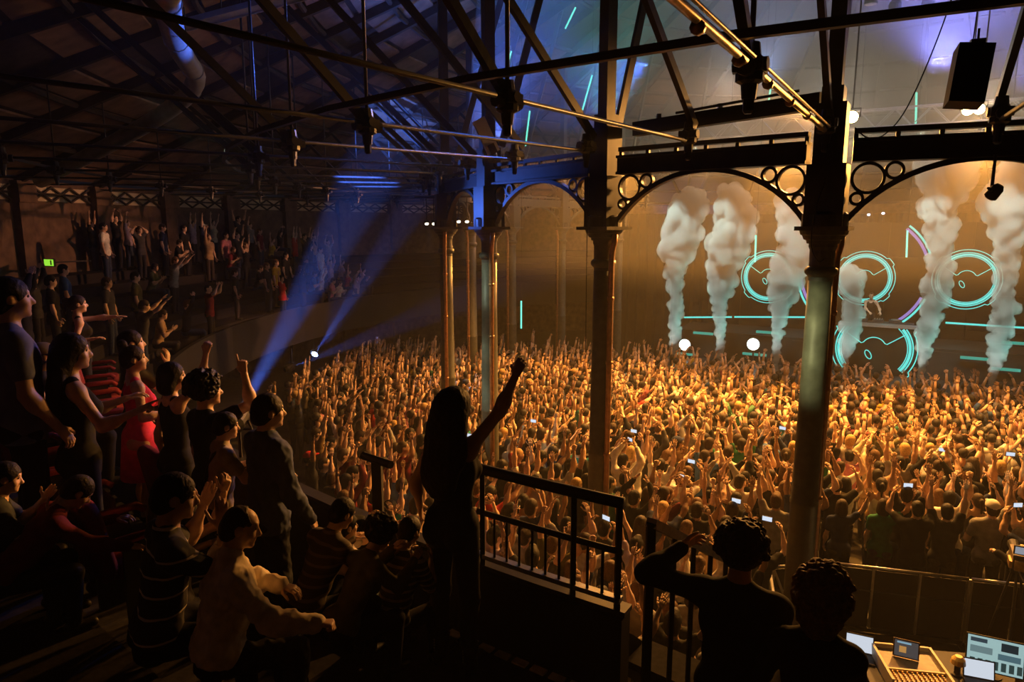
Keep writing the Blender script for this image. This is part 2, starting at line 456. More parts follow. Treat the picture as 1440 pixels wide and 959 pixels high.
CURL = {'open': (0.08, 0.12, 0.08, 0.13), 'flat': (0.05, 0.08, 0.05, 0.03), 'relax': (0.35, 0.55, 0.35, 0.06), 'fist': (1.25, 1.55, 1.0, 0.02), 'point': (1.25, 1.55, 1.0, 0.02),
        'grip': (0.75, 1.0, 0.6, 0.03), 'cup': (0.55, 0.6, 0.4, 0.05)}
def hand_prims(w, e1, n, side, pose='open', s=1.0):
    """palm, four unequal bent fingers and a thumb; e1 fingers' way, n way the palm faces, side +1 right hand"""
    e1 = nrm(e1); n = np.array(n, float); n = nrm(n - e1 * (n @ e1)); e2 = nrm(np.cross(e1, n)) * side
    c1, c2, c3, spread = CURL[pose]
    out = []; w = np.array(w, float)
    for i, (off, ln) in enumerate(((0.027, 0.072), (0.009, 0.080), (-0.009, 0.074), (-0.026, 0.058))):
        k = w + e1 * 0.088 * s * (1 - 0.06 * abs(i - 1)) + e2 * off * s
        out.append(rc(w + e2 * off * 0.55 * s + e1 * 0.01 * s, k, 0.0145 * s, 0.0115 * s, 0.012))
        a1, a2, a3 = c1, c2, c3
        if pose == 'point' and i == 0: a1, a2, a3 = 0.02, 0.05, 0.03
        f = nrm(e1 + e2 * spread * (1.5 - i)); ang = 0; p = k; r = 0.0096 if i < 3 else 0.0085
        for seg, (a, fr) in enumerate(((a1, 0.46), (a2, 0.31), (a3, 0.23))):
            ang += a; d = f * math.cos(ang) + n * math.sin(ang)
            q = p + d * ln * fr * s
            out.append(rc(p, q, r * s, (r - 0.0007) * s, 0.004)); p = q; r -= 0.0008
    b = w + e1 * 0.026 * s + e2 * 0.026 * s
    out.append(rc(w + e1 * 0.012 * s + e2 * 0.012 * s, b, 0.016 * s, 0.0145 * s, 0.012))
    ta = 0.25 if pose not in ('fist', 'grip', 'point') else 0.9
    d = nrm(e1 * 0.62 + e2 * 0.75 + n * ta * 0.8); q = b + d * 0.042 * s
    out.append(rc(b, q, 0.0135 * s, 0.011 * s, 0.008))
    d = nrm(e1 * 0.85 + e2 * (0.35 if ta < 0.5 else -0.25) + n * ta); q2 = q + d * 0.034 * s
    out.append(rc(q, q2, 0.0108 * s, 0.0095 * s, 0.004))
    d = nrm(d + n * 0.25); out.append(rc(q2, q2 + d * 0.024 * s, 0.0095 * s, 0.008 * s, 0.004))
    return out

def prim_tubes(prims, n=5, en=8, em=5):
    """the same limbs as tapered prisms and ellipsoids: few triangles"""
    vs = []; fs = []; b = 0
    for p in prims:
        if p[0] == 'c':
            mb = MB().tube([p[1], p[2]], [p[3], p[4]], n)
        elif p[0] == 'e':
            mb = MB().sphere((0, 0, 0), 1, en, em)
            R = np.eye(3) if p[3] is None else p[3]
            mb.v = [tuple(R @ (np.array(v) * p[2]) + p[1]) for v in mb.v]
        else: continue
        vs += [tuple(v) for v in mb.v]; fs += [tuple(b + i for i in f) for f in mb.f]; b = len(vs)
    V = np.array(vs, np.float32); T = []
    for f in fs:
        for i in range(1, len(f) - 1): T.append((f[0], f[i], f[i + 1]))
    return V, np.array(T, np.int32)

def skeleton(h=1.75, sex='m', lean=0, side=0, twist=0, head=(0, 0, 0), R=None, L=None, legs='stand', build=1.0):
    """joint positions in metres, root on the ground, facing +Y, right hand to +X"""
    s = h / 1.78; J = {'s': s, 'sex': sex, 'b': build, 'legs': legs}
    hip = np.array([0, 0, 0.92]) if legs == 'stand' else np.array([0, 0, 0.545])
    if legs == 'wide': hip = np.array([0, 0, 0.90])
    Rc = Rz(twist) @ Ry(side) @ Rx(-lean)
    Rh = Rc @ Rz(head[0]) @ Rx(head[1]) @ Ry(head[2])
    f = sex == 'f'
    J['hip'] = hip; J['Rc'] = Rc; J['Rh'] = Rh
    C = lambda x, y, z: Rc @ np.array([x, y, z], float) + hip
    J['C'] = C
    neck = C(0, -0.012, 0.64); J['neck'] = neck
    J['Hd'] = lambda x, y, z: Rh @ np.array([x, y, z - 0.64], float) + neck
    sw = 0.152 if f else 0.178
    for nm, sg, arm in (('R', 1, R), ('L', -1, L)):
        ud, fd, hp, pn = arm
        ud, fd = nrm(ud), nrm(fd)
        sh = C(sg * sw * build, -0.01, 0.495) + np.array([-sg * 0.025, 0, 0.055]) * max(0, ud[2])
        e = sh + ud * (0.275 if f else 0.295); w = e + fd * (0.235 if f else 0.255)
        J['sh' + nm], J['el' + nm], J['wr' + nm] = sh, e, w
        J['hand' + nm] = (hp, nrm(pn), fd)
    if legs == 'sit': lg = [((0.16, 1, -0.06), (0.02, -0.08, -1))] * 2
    elif legs == 'wide': lg = [((0.2, 0.05, -1), (0.06, -0.05, -1))] * 2
    elif legs == 'stand': lg = [((0.05, 0.03, -1), (0.0, -0.04, -1))] * 2
    else: lg = legs
    for (td, sd), nm, sg in zip(lg, 'RL', (1, -1)):
        td = nrm((td[0] * sg, td[1], td[2])) if legs in ('sit', 'wide', 'stand') else nrm(td)
        sd = nrm((sd[0] * sg, sd[1], sd[2])) if legs in ('sit', 'wide', 'stand') else nrm(sd)
        a = hip + np.array([sg * 0.092, 0, -0.03]); k = a + td * 0.425; an = k + sd * 0.405
        J['th' + nm], J['kn' + nm], J['an' + nm] = a, k, an
    return J

def torso(J, grow=0.0, arms=None):
    C, f, b, Rc = J['C'], J['sex'] == 'f', J['b'], J['Rc']
    P = [el(C(0, 0, 0.37), ((0.148 if f else 0.172) * b, (0.1 if f else 0.115) * b, 0.18), Rc), el(C(0, 0, 0.19), ((0.122 if f else 0.148) * b, (0.09 if f else 0.108) * b, 0.17), Rc)]
    w = 0.115 if f else 0.145
    P.append(rc(C(-w * b, -0.012, 0.5), C(w * b, -0.012, 0.5), 0.055 if f else 0.066, 0.055 if f else 0.066))
    for sg in (1, -1): P.append(rc(C(0, -0.02, 0.575), C(sg * 0.12, -0.012, 0.515), 0.052, 0.045))
    if f:
        for sg in (1, -1): P.append(el(C(sg * 0.07, 0.085, 0.36), (0.062, 0.055, 0.062), Rc))
    return P
def pelvis(J):
    C, f, b = J['C'], J['sex'] == 'f', J['b']
    h = J['hip']
    P = [el(h + [0, -0.005, 0.02], ((0.165 if f else 0.16) * b, 0.112 * b, 0.125))]
    for sg in (1, -1): P.append(el(h + [sg * 0.08, -0.055, -0.035], (0.088, 0.085, 0.092)))
    return P
def leg_prims(J, g=0.0):
    P = []
    for n in 'RL':
        a, k, an = J['th' + n], J['kn' + n], J['an' + n]
        P += [rc(a, k, 0.083 + g * 0.3, 0.053 + g), rc(k, an, 0.054 + g, 0.037 + g), el((k * 0.66 + an * 0.34) + np.array([0, -0.018, 0]), (0.05 + g * .5, 0.055 + g * .5, 0.11))]
    return P
def foot_prims(J, g=0.0):
    P = []
    for n in 'RL':
        an = J['an' + n]; z0 = an[2]
        P += [rc(an + [0, -0.03, -0.03], an + [0, 0.13, -0.045], 0.038 + g, 0.03 + g), rc(an, an + [0, -0.02, -0.035], 0.036 + g, 0.036 + g)]
    return P
def arm_prims(J, n, part=1.0, g=0.0, fore=1.0):
    sh, e, w = J['sh' + n], J['el' + n], J['wr' + n]
    f = 0.88 if J['sex'] == 'f' else 1.0
    P = [el(sh, (0.06 * f + g * 0.5,) * 3)]
    if part >= 1:
        P.append(rc(sh, e, 0.050 * f + g, 0.040 * f + g))
        q = e + (w - e) * fore
        P.append(rc(e, q, 0.041 * f + g, (0.041 - 0.014 * fore) * f + g))
        P.append(el(e + (w - e) * 0.28, (0.043 * f + g,) * 3, None, 0.05))
    else:
        P.append(rc(sh, sh + (e - sh) * part, 0.052 * f + g, 0.047 * f + g))
    return P
def head_prims(J):
    H, R = J['Hd'], J['Rh']; f = J['sex'] == 'f'
    P = [rc(J['C'](0, -0.02, 0.53), H(0, -0.005, 0.68), 0.05 if f else 0.06, 0.047 if f else 0.054, 0.03),
         el(H(0, 0.015, 0.775), (0.075, 0.095, 0.09), R, 0.02), el(H(0, 0.05, 0.70), (0.054, 0.064, 0.07), R, 0.03), el(H(0, 0.095, 0.652), (0.026, 0.02, 0.018), R, 0.02),
         rc(H(0, 0.108, 0.762), H(0, 0.130, 0.722), 0.009, 0.0145, 0.012), el(H(0, 0.122, 0.718), (0.019, 0.014, 0.01), R, 0.008),
         rc(H(-0.036, 0.098, 0.785), H(0.036, 0.098, 0.785), 0.013, 0.013, 0.015),
         el(H(0, 0.108, 0.694), (0.024, 0.011, 0.006), R, 0.006), el(H(0, 0.107, 0.683), (0.021, 0.011, 0.007), R, 0.006)]
    for sg in (1, -1):
        P.append(el(H(sg * 0.042, 0.075, 0.722), (0.026, 0.028, 0.026), R, 0.025))
        P.append(el(H(sg * 0.078, 0.01, 0.745), (0.011, 0.022, 0.033), R, 0.006))
        P.append(sub(el(H(sg * 0.032, 0.112, 0.762), (0.018, 0.014, 0.012), R)))
    return P
def eyes(J):
    H = J['Hd']
    return prim_tubes([el(H(sg * 0.032, 0.096, 0.762), (0.0125, 0.0125, 0.0115)) for sg in (1, -1)], 5, 8, 6)

def hair_arrays(J, style, res, seed=0):
    H, R, C = J['Hd'], J['Rh'], J['C']
    if style == 'bald': return None
    face = [sub(el(H(0, 0.135, 0.705), (0.085, 0.085, 0.098), R)), sub(el(H(0, 0.075, 0.63), (0.09, 0.08, 0.09), R))]
    if style not in ('long', 'biglong', 'bob', 'curly', 'curly_long'): face += [sub(el(H(q * 0.088, 0.02, 0.73), (0.028, 0.034, 0.05), R)) for q in (1, -1)]
    g = {'buzz': 0.004, 'receding': 0.004}.get(style, 0.014)
    P = [el(H(0, 0.005, 0.782), (0.075 + g, 0.095 + g, 0.09 + g), R, 0.02)]
    if style in ('short', 'quiff', 'buzz', 'receding', 'cap'):
        P.append(el(H(0, -0.045, 0.72), (0.07 + g * .5, 0.055 + g * .5, 0.07), R, 0.03))
        if style == 'quiff': P.append(el(H(0, 0.065, 0.865), (0.05, 0.045, 0.03), R, 0.03))
        if style == 'receding': face.append(sub(el(H(0, 0.09, 0.85), (0.07, 0.06, 0.07), R)))
        face.append(sub(el(H(0, -0.02, 0.60), (0.12, 0.1, 0.07), R)))
    elif style == 'bob':
        P += [el(H(0, -0.02, 0.71), (0.095, 0.085, 0.10), R, 0.04), el(H(0, -0.03, 0.66), (0.1, 0.075, 0.07), R, 0.04)]
    elif style == 'long':
        P += [el(H(0, -0.03, 0.70), (0.096, 0.085, 0.12), R, 0.04), el(C(0, -0.085, 0.56), (0.115, 0.055, 0.15), J['Rc'], 0.06), el(C(0, -0.12, 0.43), (0.105, 0.04, 0.13), J['Rc'], 0.05)]
    elif style == 'biglong':
        P += [el(H(0, -0.03, 0.76), (0.108, 0.11, 0.12), R, 0.03), el(H(0, -0.05, 0.66), (0.13, 0.095, 0.14), R, 0.05), el(C(0, -0.085, 0.52), (0.155, 0.065, 0.17), J['Rc'], 0.06), el(C(-0.02, -0.12, 0.36), (0.135, 0.05, 0.16), J['Rc'], 0.05)]
    elif style == 'pony':
        P += [el(H(0, -0.05, 0.73), (0.068, 0.055, 0.07), R, 0.03), el(H(0, -0.125, 0.82), (0.035, 0.035, 0.035), R, 0.02), rc(H(0, -0.14, 0.8), H(0, -0.15, 0.62), 0.034, 0.015, 0.03)]
        face.append(sub(el(H(0, -0.02, 0.60), (0.12, 0.1, 0.07), R)))
    elif style == 'bun':
        P += [el(H(0, -0.045, 0.73), (0.068, 0.055, 0.07), R, 0.03), el(H(0, -0.06, 0.905), (0.045, 0.045, 0.04), R, 0.015)]
        face.append(sub(el(H(0, -0.02, 0.60), (0.12, 0.1, 0.07), R)))
    elif style in ('curly', 'curly_long'):
        rnd = random.Random(seed)
        P = [el(H(0, -0.008, 0.795), (0.118, 0.132, 0.125), R, 0.02)]
        if style == 'curly_long': P.append(el(H(0, -0.05, 0.70), (0.11, 0.09, 0.14), R, 0.03))
        for k in range(260):
            a = rnd.uniform(0, 2 * PI); t = rnd.uniform(-0.35, 1.0)
            c = math.sqrt(max(0, 1 - t * t)); r = rnd.uniform(0.010, 0.020)
            x, y, z = 0.126 * c * math.cos(a), 0.142 * c * math.sin(a), 0.134 * t
            if y > 0.05 and z < 0.03: continue
            P.append(el(H(x, y - 0.005, z + 0.79 - (0.03 if style == 'curly_long' and t < 0.2 else 0)), (r, r, r), None, 0.008))
    d = lambda Q: 0.003 * noise3(Q, 90, seed) + 0.002 * noise3(Q, 170, seed + 2)
    if style in ('curly', 'curly_long'): d = lambda Q: 0.008 * noise3(Q, 70, seed) + 0.006 * noise3(Q, 150, seed + 2)
    if style == 'buzz': d = None
    V, F = sdf_arrays(P + face, res, 0.03, disp=d)
    return V, F

def scaleV(V, s): return V * np.float32(s)

def figure(h=1.75, sex='m', lean=0, side=0, twist=0, head=(0, 0, 0), R=((0.25, 0.05, -1), (0.1, 0.25, -1), 'relax', (-1, 0.2, 0)), L=((-0.25, 0.05, -1), (-0.1, 0.25, -1), 'relax', (1, 0.2, 0)),
           legs='stand', build=1.0, top='tee', bottom='trousers', hair='short', res=0.026, hands='low', seed=1, fold=0.0, sleeve=0.55, lite=False):
    """arrays for body, shirt, trousers, hair; all in metres with the feet on z = 0"""
    J = skeleton(h, sex, lean, side, twist, head, R, L, legs, build); s = J['s']
    body = torso(J) + pelvis(J) + head_prims(J)
    if lite:
        body = [p for p in body if p[0] != 's']
    body += leg_prims(J) + arm_prims(J, 'R') + arm_prims(J, 'L')
    hp = []
    for n, sg in (('R', 1), ('L', -1)):
        pose, pn, fd = J['hand' + n]
        hp.append(hand_prims(J['wr' + n], fd, pn, sg, pose, 1.0 if sex == 'm' else 0.93))
    z0 = min(J['anR'][2], J['anL'][2]) - 0.083
    out = {'J': J, 'z0': z0}
    fin = lambda VF: (((VF[0] - np.array([0, 0, z0], np.float32)) * np.float32(s)), VF[1])
    if lite: return J, body, hp, z0, s
    parts = [(*fin(sdf_arrays(body, res, 0.03)), 0)]
    for q in hp:
        if hands == 'fine': parts.append((*fin(sdf_arrays(q, 0.0045, 0.006)), 0))
        else: parts.append((*fin(prim_tubes(q, 5)), 0))
    parts.append((*fin(eyes(J)), 1))
    out['body'] = parts
    g = 0.012 if res > 0.015 else 0.010
    C, Rc = J['C'], J['Rc']
    up = Rc @ np.array([0, 0, 1.0])
    fd = (lambda Q: fold * noise3(Q, 26, seed) + 0.6 * fold * noise3(Q, 55, seed + 5)) if fold else None
    T = torso(J)
    hem = -0.10
    if top in ('tee', 'long', 'jacket', 'polo'):
        P = T + pelvis(J)[:1] + [rc(J['hip'] + [-0.07 * build, -0.012, z_], J['hip'] + [0.07 * build, -0.012, z_], 0.108, 0.108) for z_ in ((-0.09, 0.02) if legs != 'sit' else (0.03,))]
        for n in 'RL': P += arm_prims(J, n, sleeve if top in ('tee', 'polo') else 1.0, 0.006, 1.0 if sleeve <= 0.6 else 0.98)
        neckhole = sub(rc(C(0, 0.01, 0.565), C(0, 0.03, 0.80), 0.062 if top != 'jacket' else 0.058, 0.075))
        extra = []
        V, F = sdf_arrays(P + [neckhole], res, 0.035, clips=[(C(0, 0, hem) if legs != 'sit' else C(0, 0, -0.02), -up)], disp=fd, inflate=g + (0.008 if top == 'jacket' else 0))
        out['shirt'] = [(*fin((V, F)), 0)]
        if top in ('polo', 'jacket'):
            col = [rc(C(0.055 * math.cos(a), -0.012 + 0.05 * math.sin(a), 0.585 + 0.012 * math.cos(a - PI / 2) * -1), C(0.055 * math.cos(b), -0.012 + 0.05 * math.sin(b), 0.585 + 0.012 * math.cos(b - PI / 2) * -1), 0.016, 0.016)
                   for a, b in [(2 * PI * k / 14, 2 * PI * (k + 1) / 14) for k in range(14)] if not (1.2 < (a + b) / 2 < 1.9)]
            out['collar'] = [(*fin(sdf_arrays(col, max(0.008, res * 0.8), 0.01)), 0)]
    elif top in ('tank', 'dress', 'vest'):
        P = T[:2] + pelvis(J)[:1] + T[5:] + [rc(C(sg * 0.085, -0.07, 0.45), C(sg * 0.085, -0.02, 0.56), 0.02, 0.02) for sg in (1, -1)] + [rc(C(sg * 0.085, -0.02, 0.56), C(sg * 0.085, 0.07, 0.44), 0.02, 0.02) for sg in (1, -1)]
        if top != 'dress' and legs != 'sit': P += [rc(J['hip'] + [-0.06, -0.012, z_], J['hip'] + [0.06, -0.012, z_], 0.105, 0.105) for z_ in (-0.07, 0.02)]
        if top == 'dress' and legs != 'sit':
            P += [rc(J['hip'], J['hip'] + [0, 0, -0.36], 0.15, 0.19)]
            clips = [(J['hip'] + [0, 0, -0.40], (0, 0, -1))]
        else: clips = [(C(0, 0, hem if legs != 'sit' else -0.02), -up)]
        V, F = sdf_arrays(P + [sub(el(C(0, 0.06, 0.58), (0.09, 0.1, 0.11), Rc))], res, 0.035, clips=clips, disp=fd, inflate=g)
        out['shirt'] = [(*fin((V, F)), 0)]
    if top != 'dress' or legs == 'sit':
        P = pelvis(J) + leg_prims(J, 0.004 if bottom == 'skinny' else 0.012)
        if bottom == 'shorts':
            P = pelvis(J) + [rc(J['th' + n], J['th' + n] * 0.25 + J['kn' + n] * 0.75, 0.095, 0.085) for n in 'RL']
        clip = [(J['hip'] + [0, 0, 0.10], (0, 0, 1))]
        tr = [(*fin(sdf_arrays(P, res, 0.03, clips=clip, disp=fd, inflate=g * 0.6)), 0)]
    else: tr = []
    tr.append((*fin(sdf_arrays(foot_prims(J, 0.006), max(0.012, res * 0.8), 0.02, clips=[((0, 0, z0 + 0.004), (0, 0, -1))])), 1))
    out['trousers'] = tr
    hr = hair_arrays(J, hair, min(res, 0.02) if hair not in ('curly', 'curly_long') else min(res, 0.010), seed)
    if hr is not None: out['hair'] = [(*fin(hr), 0)]
    if hair == 'cap':
        H, R_ = J['Hd'], J['Rh']
        P = [el(H(0, 0.005, 0.80), (0.094, 0.113, 0.09), R_), el(H(0, 0.13, 0.80), (0.07, 0.08, 0.012), R_, 0.01)]
        out['cap'] = [(*fin(sdf_arrays(P, min(res, 0.016), 0.01, clips=[(H(0, 0, 0.785), -(R_ @ np.array([0, 0, 1.0])))])), 0)]
    return out

def make_meshes(fg, tagname):
    me = {}
    me['body'] = np_mesh('person_body', fg['body'], [M['skin'], M['eye']])
    for k, mm in (('shirt', [M['cloth']]), ('collar', [M['cloth']]), ('trousers', [M['denim'], M['shoe']]), ('hair', [M['hair']]), ('cap', [M['cloth']])):
        if k in fg: me[k] = np_mesh(k, fg[k], mm)
    return me

def person(me, loc, rotz, label, group, cols, scale=1.0, cat='person'):
    """body mesh is the thing itself; clothing and hair are its parts"""
    o = link('person', me['body'], None, label, cat, group, 'thing', loc, (0, 0, rotz)); o.scale = (scale,) * 3
    o.color = (*cols.get('skin', (0.6, 0.4, 0.3)), 1)
    for k in ('shirt', 'collar', 'trousers', 'hair', 'cap'):
        if k in me:
            c = link(k, me[k], o); c.color = (*cols.get(k, cols.get('shirt', (0.3, 0.3, 0.3))), 1)
    return o
SKINS = [(0.62, 0.42, 0.31), (0.66, 0.46, 0.36), (0.55, 0.36, 0.26), (0.70, 0.50, 0.40), (0.30, 0.18, 0.12), (0.42, 0.27, 0.18)]
HAIRC = {'black': (0.012, 0.010, 0.010), 'dark brown': (0.035, 0.022, 0.014), 'brown': (0.10, 0.055, 0.03), 'fair': (0.42, 0.28, 0.12), 'ginger': (0.30, 0.10, 0.03), 'grey': (0.32, 0.31, 0.30)}
SHIRTC = {'black': (0.012, 0.012, 0.013), 'charcoal': (0.045, 0.045, 0.05), 'white': (0.72, 0.71, 0.68), 'grey': (0.26, 0.26, 0.27), 'navy': (0.02, 0.03, 0.08), 'red': (0.45, 0.03, 0.03), 'blue': (0.06, 0.15, 0.40),
          'green': (0.02, 0.13, 0.07), 'pink': (0.60, 0.22, 0.28), 'cream': (0.58, 0.50, 0.38), 'olive': (0.12, 0.12, 0.05), 'maroon': (0.16, 0.02, 0.03), 'teal': (0.03, 0.26, 0.27), 'yellow': (0.62, 0.45, 0.06), 'lilac': (0.38, 0.33, 0.50), 'tan': (0.38, 0.26, 0.15)}
UP = (0, 0, 1)
# ------------------------------------------------------------------ the round hall: floor, wall, roof
WALL_R = 24.4
def roof_z(r): return 7.75 + 0.42 * (WALL_R - r)

MB().lathe([(0.01, -0.25), (WALL_R + 0.5, -0.25), (WALL_R + 0.5, 0.0), (0.01, 0.0)], 96, (CX, CY, 0)).obj('floor', M['floor'], kind='structure')

def arc_block(mb, r0, r1, z0, z1, a0, a1, step=3.75):
    n = max(1, int(round(abs(a1 - a0) / step)))
    ring = []
    for k in range(n + 1):
        a = a0 + (a1 - a0) * k / n
        ring.append([pol(r0, a, z0), pol(r1, a, z0), pol(r1, a, z1), pol(r0, a, z1)])
    vs = [p for q in ring for p in q]; fs = []
    for k in range(n):
        b = 4 * k
        for i in range(4):
            j = (i + 1) % 4
            fs.append((b + i, b + j, b + 4 + j, b + 4 + i))
    fs.append((0, 3, 2, 1)); fs.append(tuple(4 * n + i for i in range(4)))
    return mb.add(vs, fs)

wall = arc_block(MB(), WALL_R, WALL_R + 0.4, 0, 7.75, 0, 360).obj('wall_outer', M['brick'], kind='structure')
# pilasters and a pale frieze of panels under the eaves, each panel crossed by thin braces
for k in range(14):
    a = cang(0) - 15 - 7.5 * k
    c = pol(WALL_R - 0.12, a)
    mb = MB(); mb.box((0, 0, 3.85), (0.24, 0.5, 7.7)); mb.box((-0.05, 0, 7.35), (0.34, 0.7, 0.5))
    mb.obj('pilaster', M['brick'], wall, loc=c, rot=(0, 0, math.radians(a)))
    mb = MB()
    arc_block(mb, WALL_R - 0.07, WALL_R - 0.03, 7.16, 7.58, a - 1.0, a - 6.5, 2)
    mb.obj('panel', M['cream'], wall)
    mb = MB()
    for q in range(3):
        p0 = pol(WALL_R - 0.14, a - 1.0 - q * 1.83, 7.16); p1 = pol(WALL_R - 0.14, a - 2.83 - q * 1.83, 7.58)
        mb.bar(p0, p1, 0.05, 0.05); mb.bar((p0.x, p0.y, 7.58), (p1.x, p1.y, 7.16), 0.05, 0.05)
    mb.bar(pol(WALL_R - 0.14, a - 1, 7.37), pol(WALL_R - 0.14, a - 6.5, 7.37), 0.05, 0.06)
    mb.obj('brace', M['rafter'], wall)

RB = [24.4, 22.6, 20.8, 19.0, 17.2, 15.4, 13.6, 11.8, 9.8, 7.6, 5.4, 3.2]
prof = [(r, roof_z(r) + 0.14) for r in RB] + [(0.05, roof_z(3.2) + 0.14)]
ceil = MB().lathe(prof + [(0.05, roof_z(3.2) + 0.5), (3.3, roof_z(3.2) + 0.45), (24.8, roof_z(24.8) + 0.45)], 96, (CX, CY, 0), cap=False).obj('ceiling', M['rafter'], kind='structure')
for ri in range(7):
    r1, r0 = RB[ri], RB[ri + 1]
    for h in range(2):
        ra, rb = r1 - (r1 - r0) * (0.5 * h + 0.04), r1 - (r1 - r0) * (0.5 * h + 0.46)
        w = math.radians(7.5) * 0.5 - 0.011
        vs = []
        for r, s in ((ra, -1), (ra, 1), (rb, 1), (rb, -1)):
            vs.append(Vector((r * math.cos(s * w), r * math.sin(s * w), roof_z(r) + 0.05 + 0.02 * h)))
        me = MB().plate(vs, 0.05, (0, 0, -1)).mesh('board', M['board'])
        for k in range(20):
            a = -112 - 7.5 * k
            if (k * 7 + ri * 3 + h) % 5 == 0 and ri > 1: continue      # some bays are left without boards
            link('board', me, ceil, loc=(CX, CY, 0), rot=(0, 0, math.radians(a)))
mb = MB(); mb.bar((24.4, 0, roof_z(24.4) - 0.05), (3.3, 0, roof_z(3.3) - 0.05), 0.14, 0.24)
rme = mb.mesh('rafter', M['rafter'])
for k in range(48):
    link('rafter', rme, ceil, loc=(CX, CY, 0), rot=(0, 0, math.radians(ANG0 + 7.5 * k)))
for r in RB[1:-1]:
    MB().tube([pol(r, 7.5 * k + 3.75 * 0, roof_z(r) - 0.02) for k in range(48)], 0.07, 6, closed=True).obj('purlin', M['rafter'], ceil)

# ------------------------------------------------------------------ balcony: raked tiers, fascia
B0, DZ, RF, RD = 3.75, 0.20, 18.2, 0.85
B1, A_STEP = 3.20, -153.0                    # the far half of the balcony sits a little lower
def tier_z(r, a=-130.0): return (B0 if a > A_STEP else B1) + (DZ if a > A_STEP else 0.30) * max(0, min(6, int((r - RF) / RD)))
for i in range(7):
    r0 = RF + RD * i; r1 = RF + RD * (i + 1) + (0.2 if i == 6 else 0)
    arc_block(MB(), r0, r1, 3.3, B0 + DZ * i, -96, A_STEP).obj('floor_tier', M['carpet'], kind='structure')
    arc_block(MB(), r0, r1, 2.8, B1 + 0.30 * i, A_STEP, -262).obj('floor_tier', M['carpet'], kind='structure')
arc_block(MB(), RF - 0.12, RF + 0.0, 2.95, 4.22, -122.3, A_STEP).obj('wall_fascia', M['black'], kind='structure')
arc_block(MB(), RF - 0.12, RF + 0.0, 2.5, 3.67, A_STEP, -262).obj('wall_fascia', M['black'], kind='structure')
arc_block(MB(), RF - 0.12, RF + 0.0, 2.95, 3.74, -96, -122.3).obj('wall_fascia', M['black'], kind='structure')
arc_block(MB(), RF - 0.15, RF - 0.04, 4.221, 4.25, -122.3, A_STEP, 1.9).obj('trim_1', M['rod'], kind='structure')
arc_block(MB(), RF - 0.15, RF - 0.04, 3.671, 3.70, A_STEP, -262, 1.9).obj('trim_3', M['black'], kind='structure')
# pale dashed nosing along the foot of the parapet
nos = arc_block(MB(), RF + 0.03, RF + 0.10, 3.752, 3.757, -122.4, -126.6).obj('trim_2', M['black'], kind='structure')
for k in range(10):
    a = -122.5 - 0.41 * k
    arc_block(MB(), RF + 0.035, RF + 0.09, 3.757, 3.768, a, a - 0.3, 0.3).obj('nosing_strip', M['nose'], nos)

# ------------------------------------------------------------------ cast-iron columns
shaft = [(0.26, 0.0), (0.26, 0.12), (0.21, 0.2), (0.185, 0.3), (0.176, 1.2), (0.17, 2.78), (0.178, 2.80), (0.178, 2.84), (0.166, 2.86), (0.150, 4.6), (0.146, 5.78)]
m_shaft = MB().lathe(shaft, 28).mesh('shaft', M['column'], True)
m_ring = MB().lathe([(0.148, 5.79), (0.19, 5.83), (0.195, 5.86), (0.19, 5.89), (0.152, 5.92)], 28).mesh('neck_ring', M['column'], True)
mb = MB().lathe([(0.147, 5.74), (0.15, 6.12), (0.165, 6.16), (0.165, 6.2), (0.19, 6.2), (0.2, 6.24), (0.23, 6.25), (0.25, 6.3), (0.27, 6.31), (0.285, 6.36)], 28)
m_cap = mb.mesh('capital', M['capital'])
m_abacus = MB().box((0, 0, 6.385), (0.60, 0.60, 0.05)).mesh('abacus', M['capital'])
mb = MB(); mb.box((0, 0, 6.78), (0.44, 0.44, 0.74)); mb.lathe([(0.27, 6.41), (0.27, 6.55), (0.24, 6.58)], 24); mb.box((0, 0, 7.5), (0.34, 0.34, 0.72))
m_block = mb.mesh('block', M['iron'])
mb = MB(); mb.box((0, 0, 10.2), (0.2, 0.17, 4.75)); mb.box((0, 0, 7.9), (0.28, 0.24, 0.3)); m_post = mb.mesh('upper_post', M['iron'])
mb = MB().tube([(0.19, -0.09, 0.1), (0.19, -0.09, 5.9), (0.2, -0.09, 6.05), (0.24, -0.1, 6.17), (0.25, -0.1, 6.3)], 0.045, 8)
for z in (1.4, 2.82, 4.3, 5.3): mb.lathe([(0.055, z), (0.055, z + 0.05)], 8, (0.19, -0.09, 0))
m_pipe = mb.mesh('drain_pipe', M['copper'], True)
place_txt = {-1: 'out beyond the flown speaker', 0: 'standing thick and close in front of the stage', 1: 'rising beside the balcony handrail', 2: 'behind the raised arm of the standing woman',
             3: 'just past the standing woman', 4: 'half hidden behind its neighbour', 5: 'next beyond the close-set pair', 6: 'faint by the far stage wing'}
for i in range(-1, 9):
    c = pol(RING, cang(i))
    lab = 'round cast-iron column, %s from the camera round the ring' % (ORD[i] if i >= 0 else 'the one before the nearest')
    if i in place_txt: lab = 'round pale cast-iron column %s' % place_txt[i]
    t = thing('iron_column', lab, 'column', c, math.radians(cang(i)), 'cast-iron columns round the dance floor')
    for nm, me in (('shaft', m_shaft), ('neck_ring', m_ring), ('capital', m_cap), ('abacus', m_abacus), ('block', m_block), ('upper_post', m_post)):
        link(nm, me, t)
    # the copper drain pipe climbs the side of the shaft that faces along the ring towards the stage
    link('drain_pipe', m_pipe, t, rot=(0, 0, math.radians(100 if i >= 1 else 160)))
    t['kind'] = 'thing'

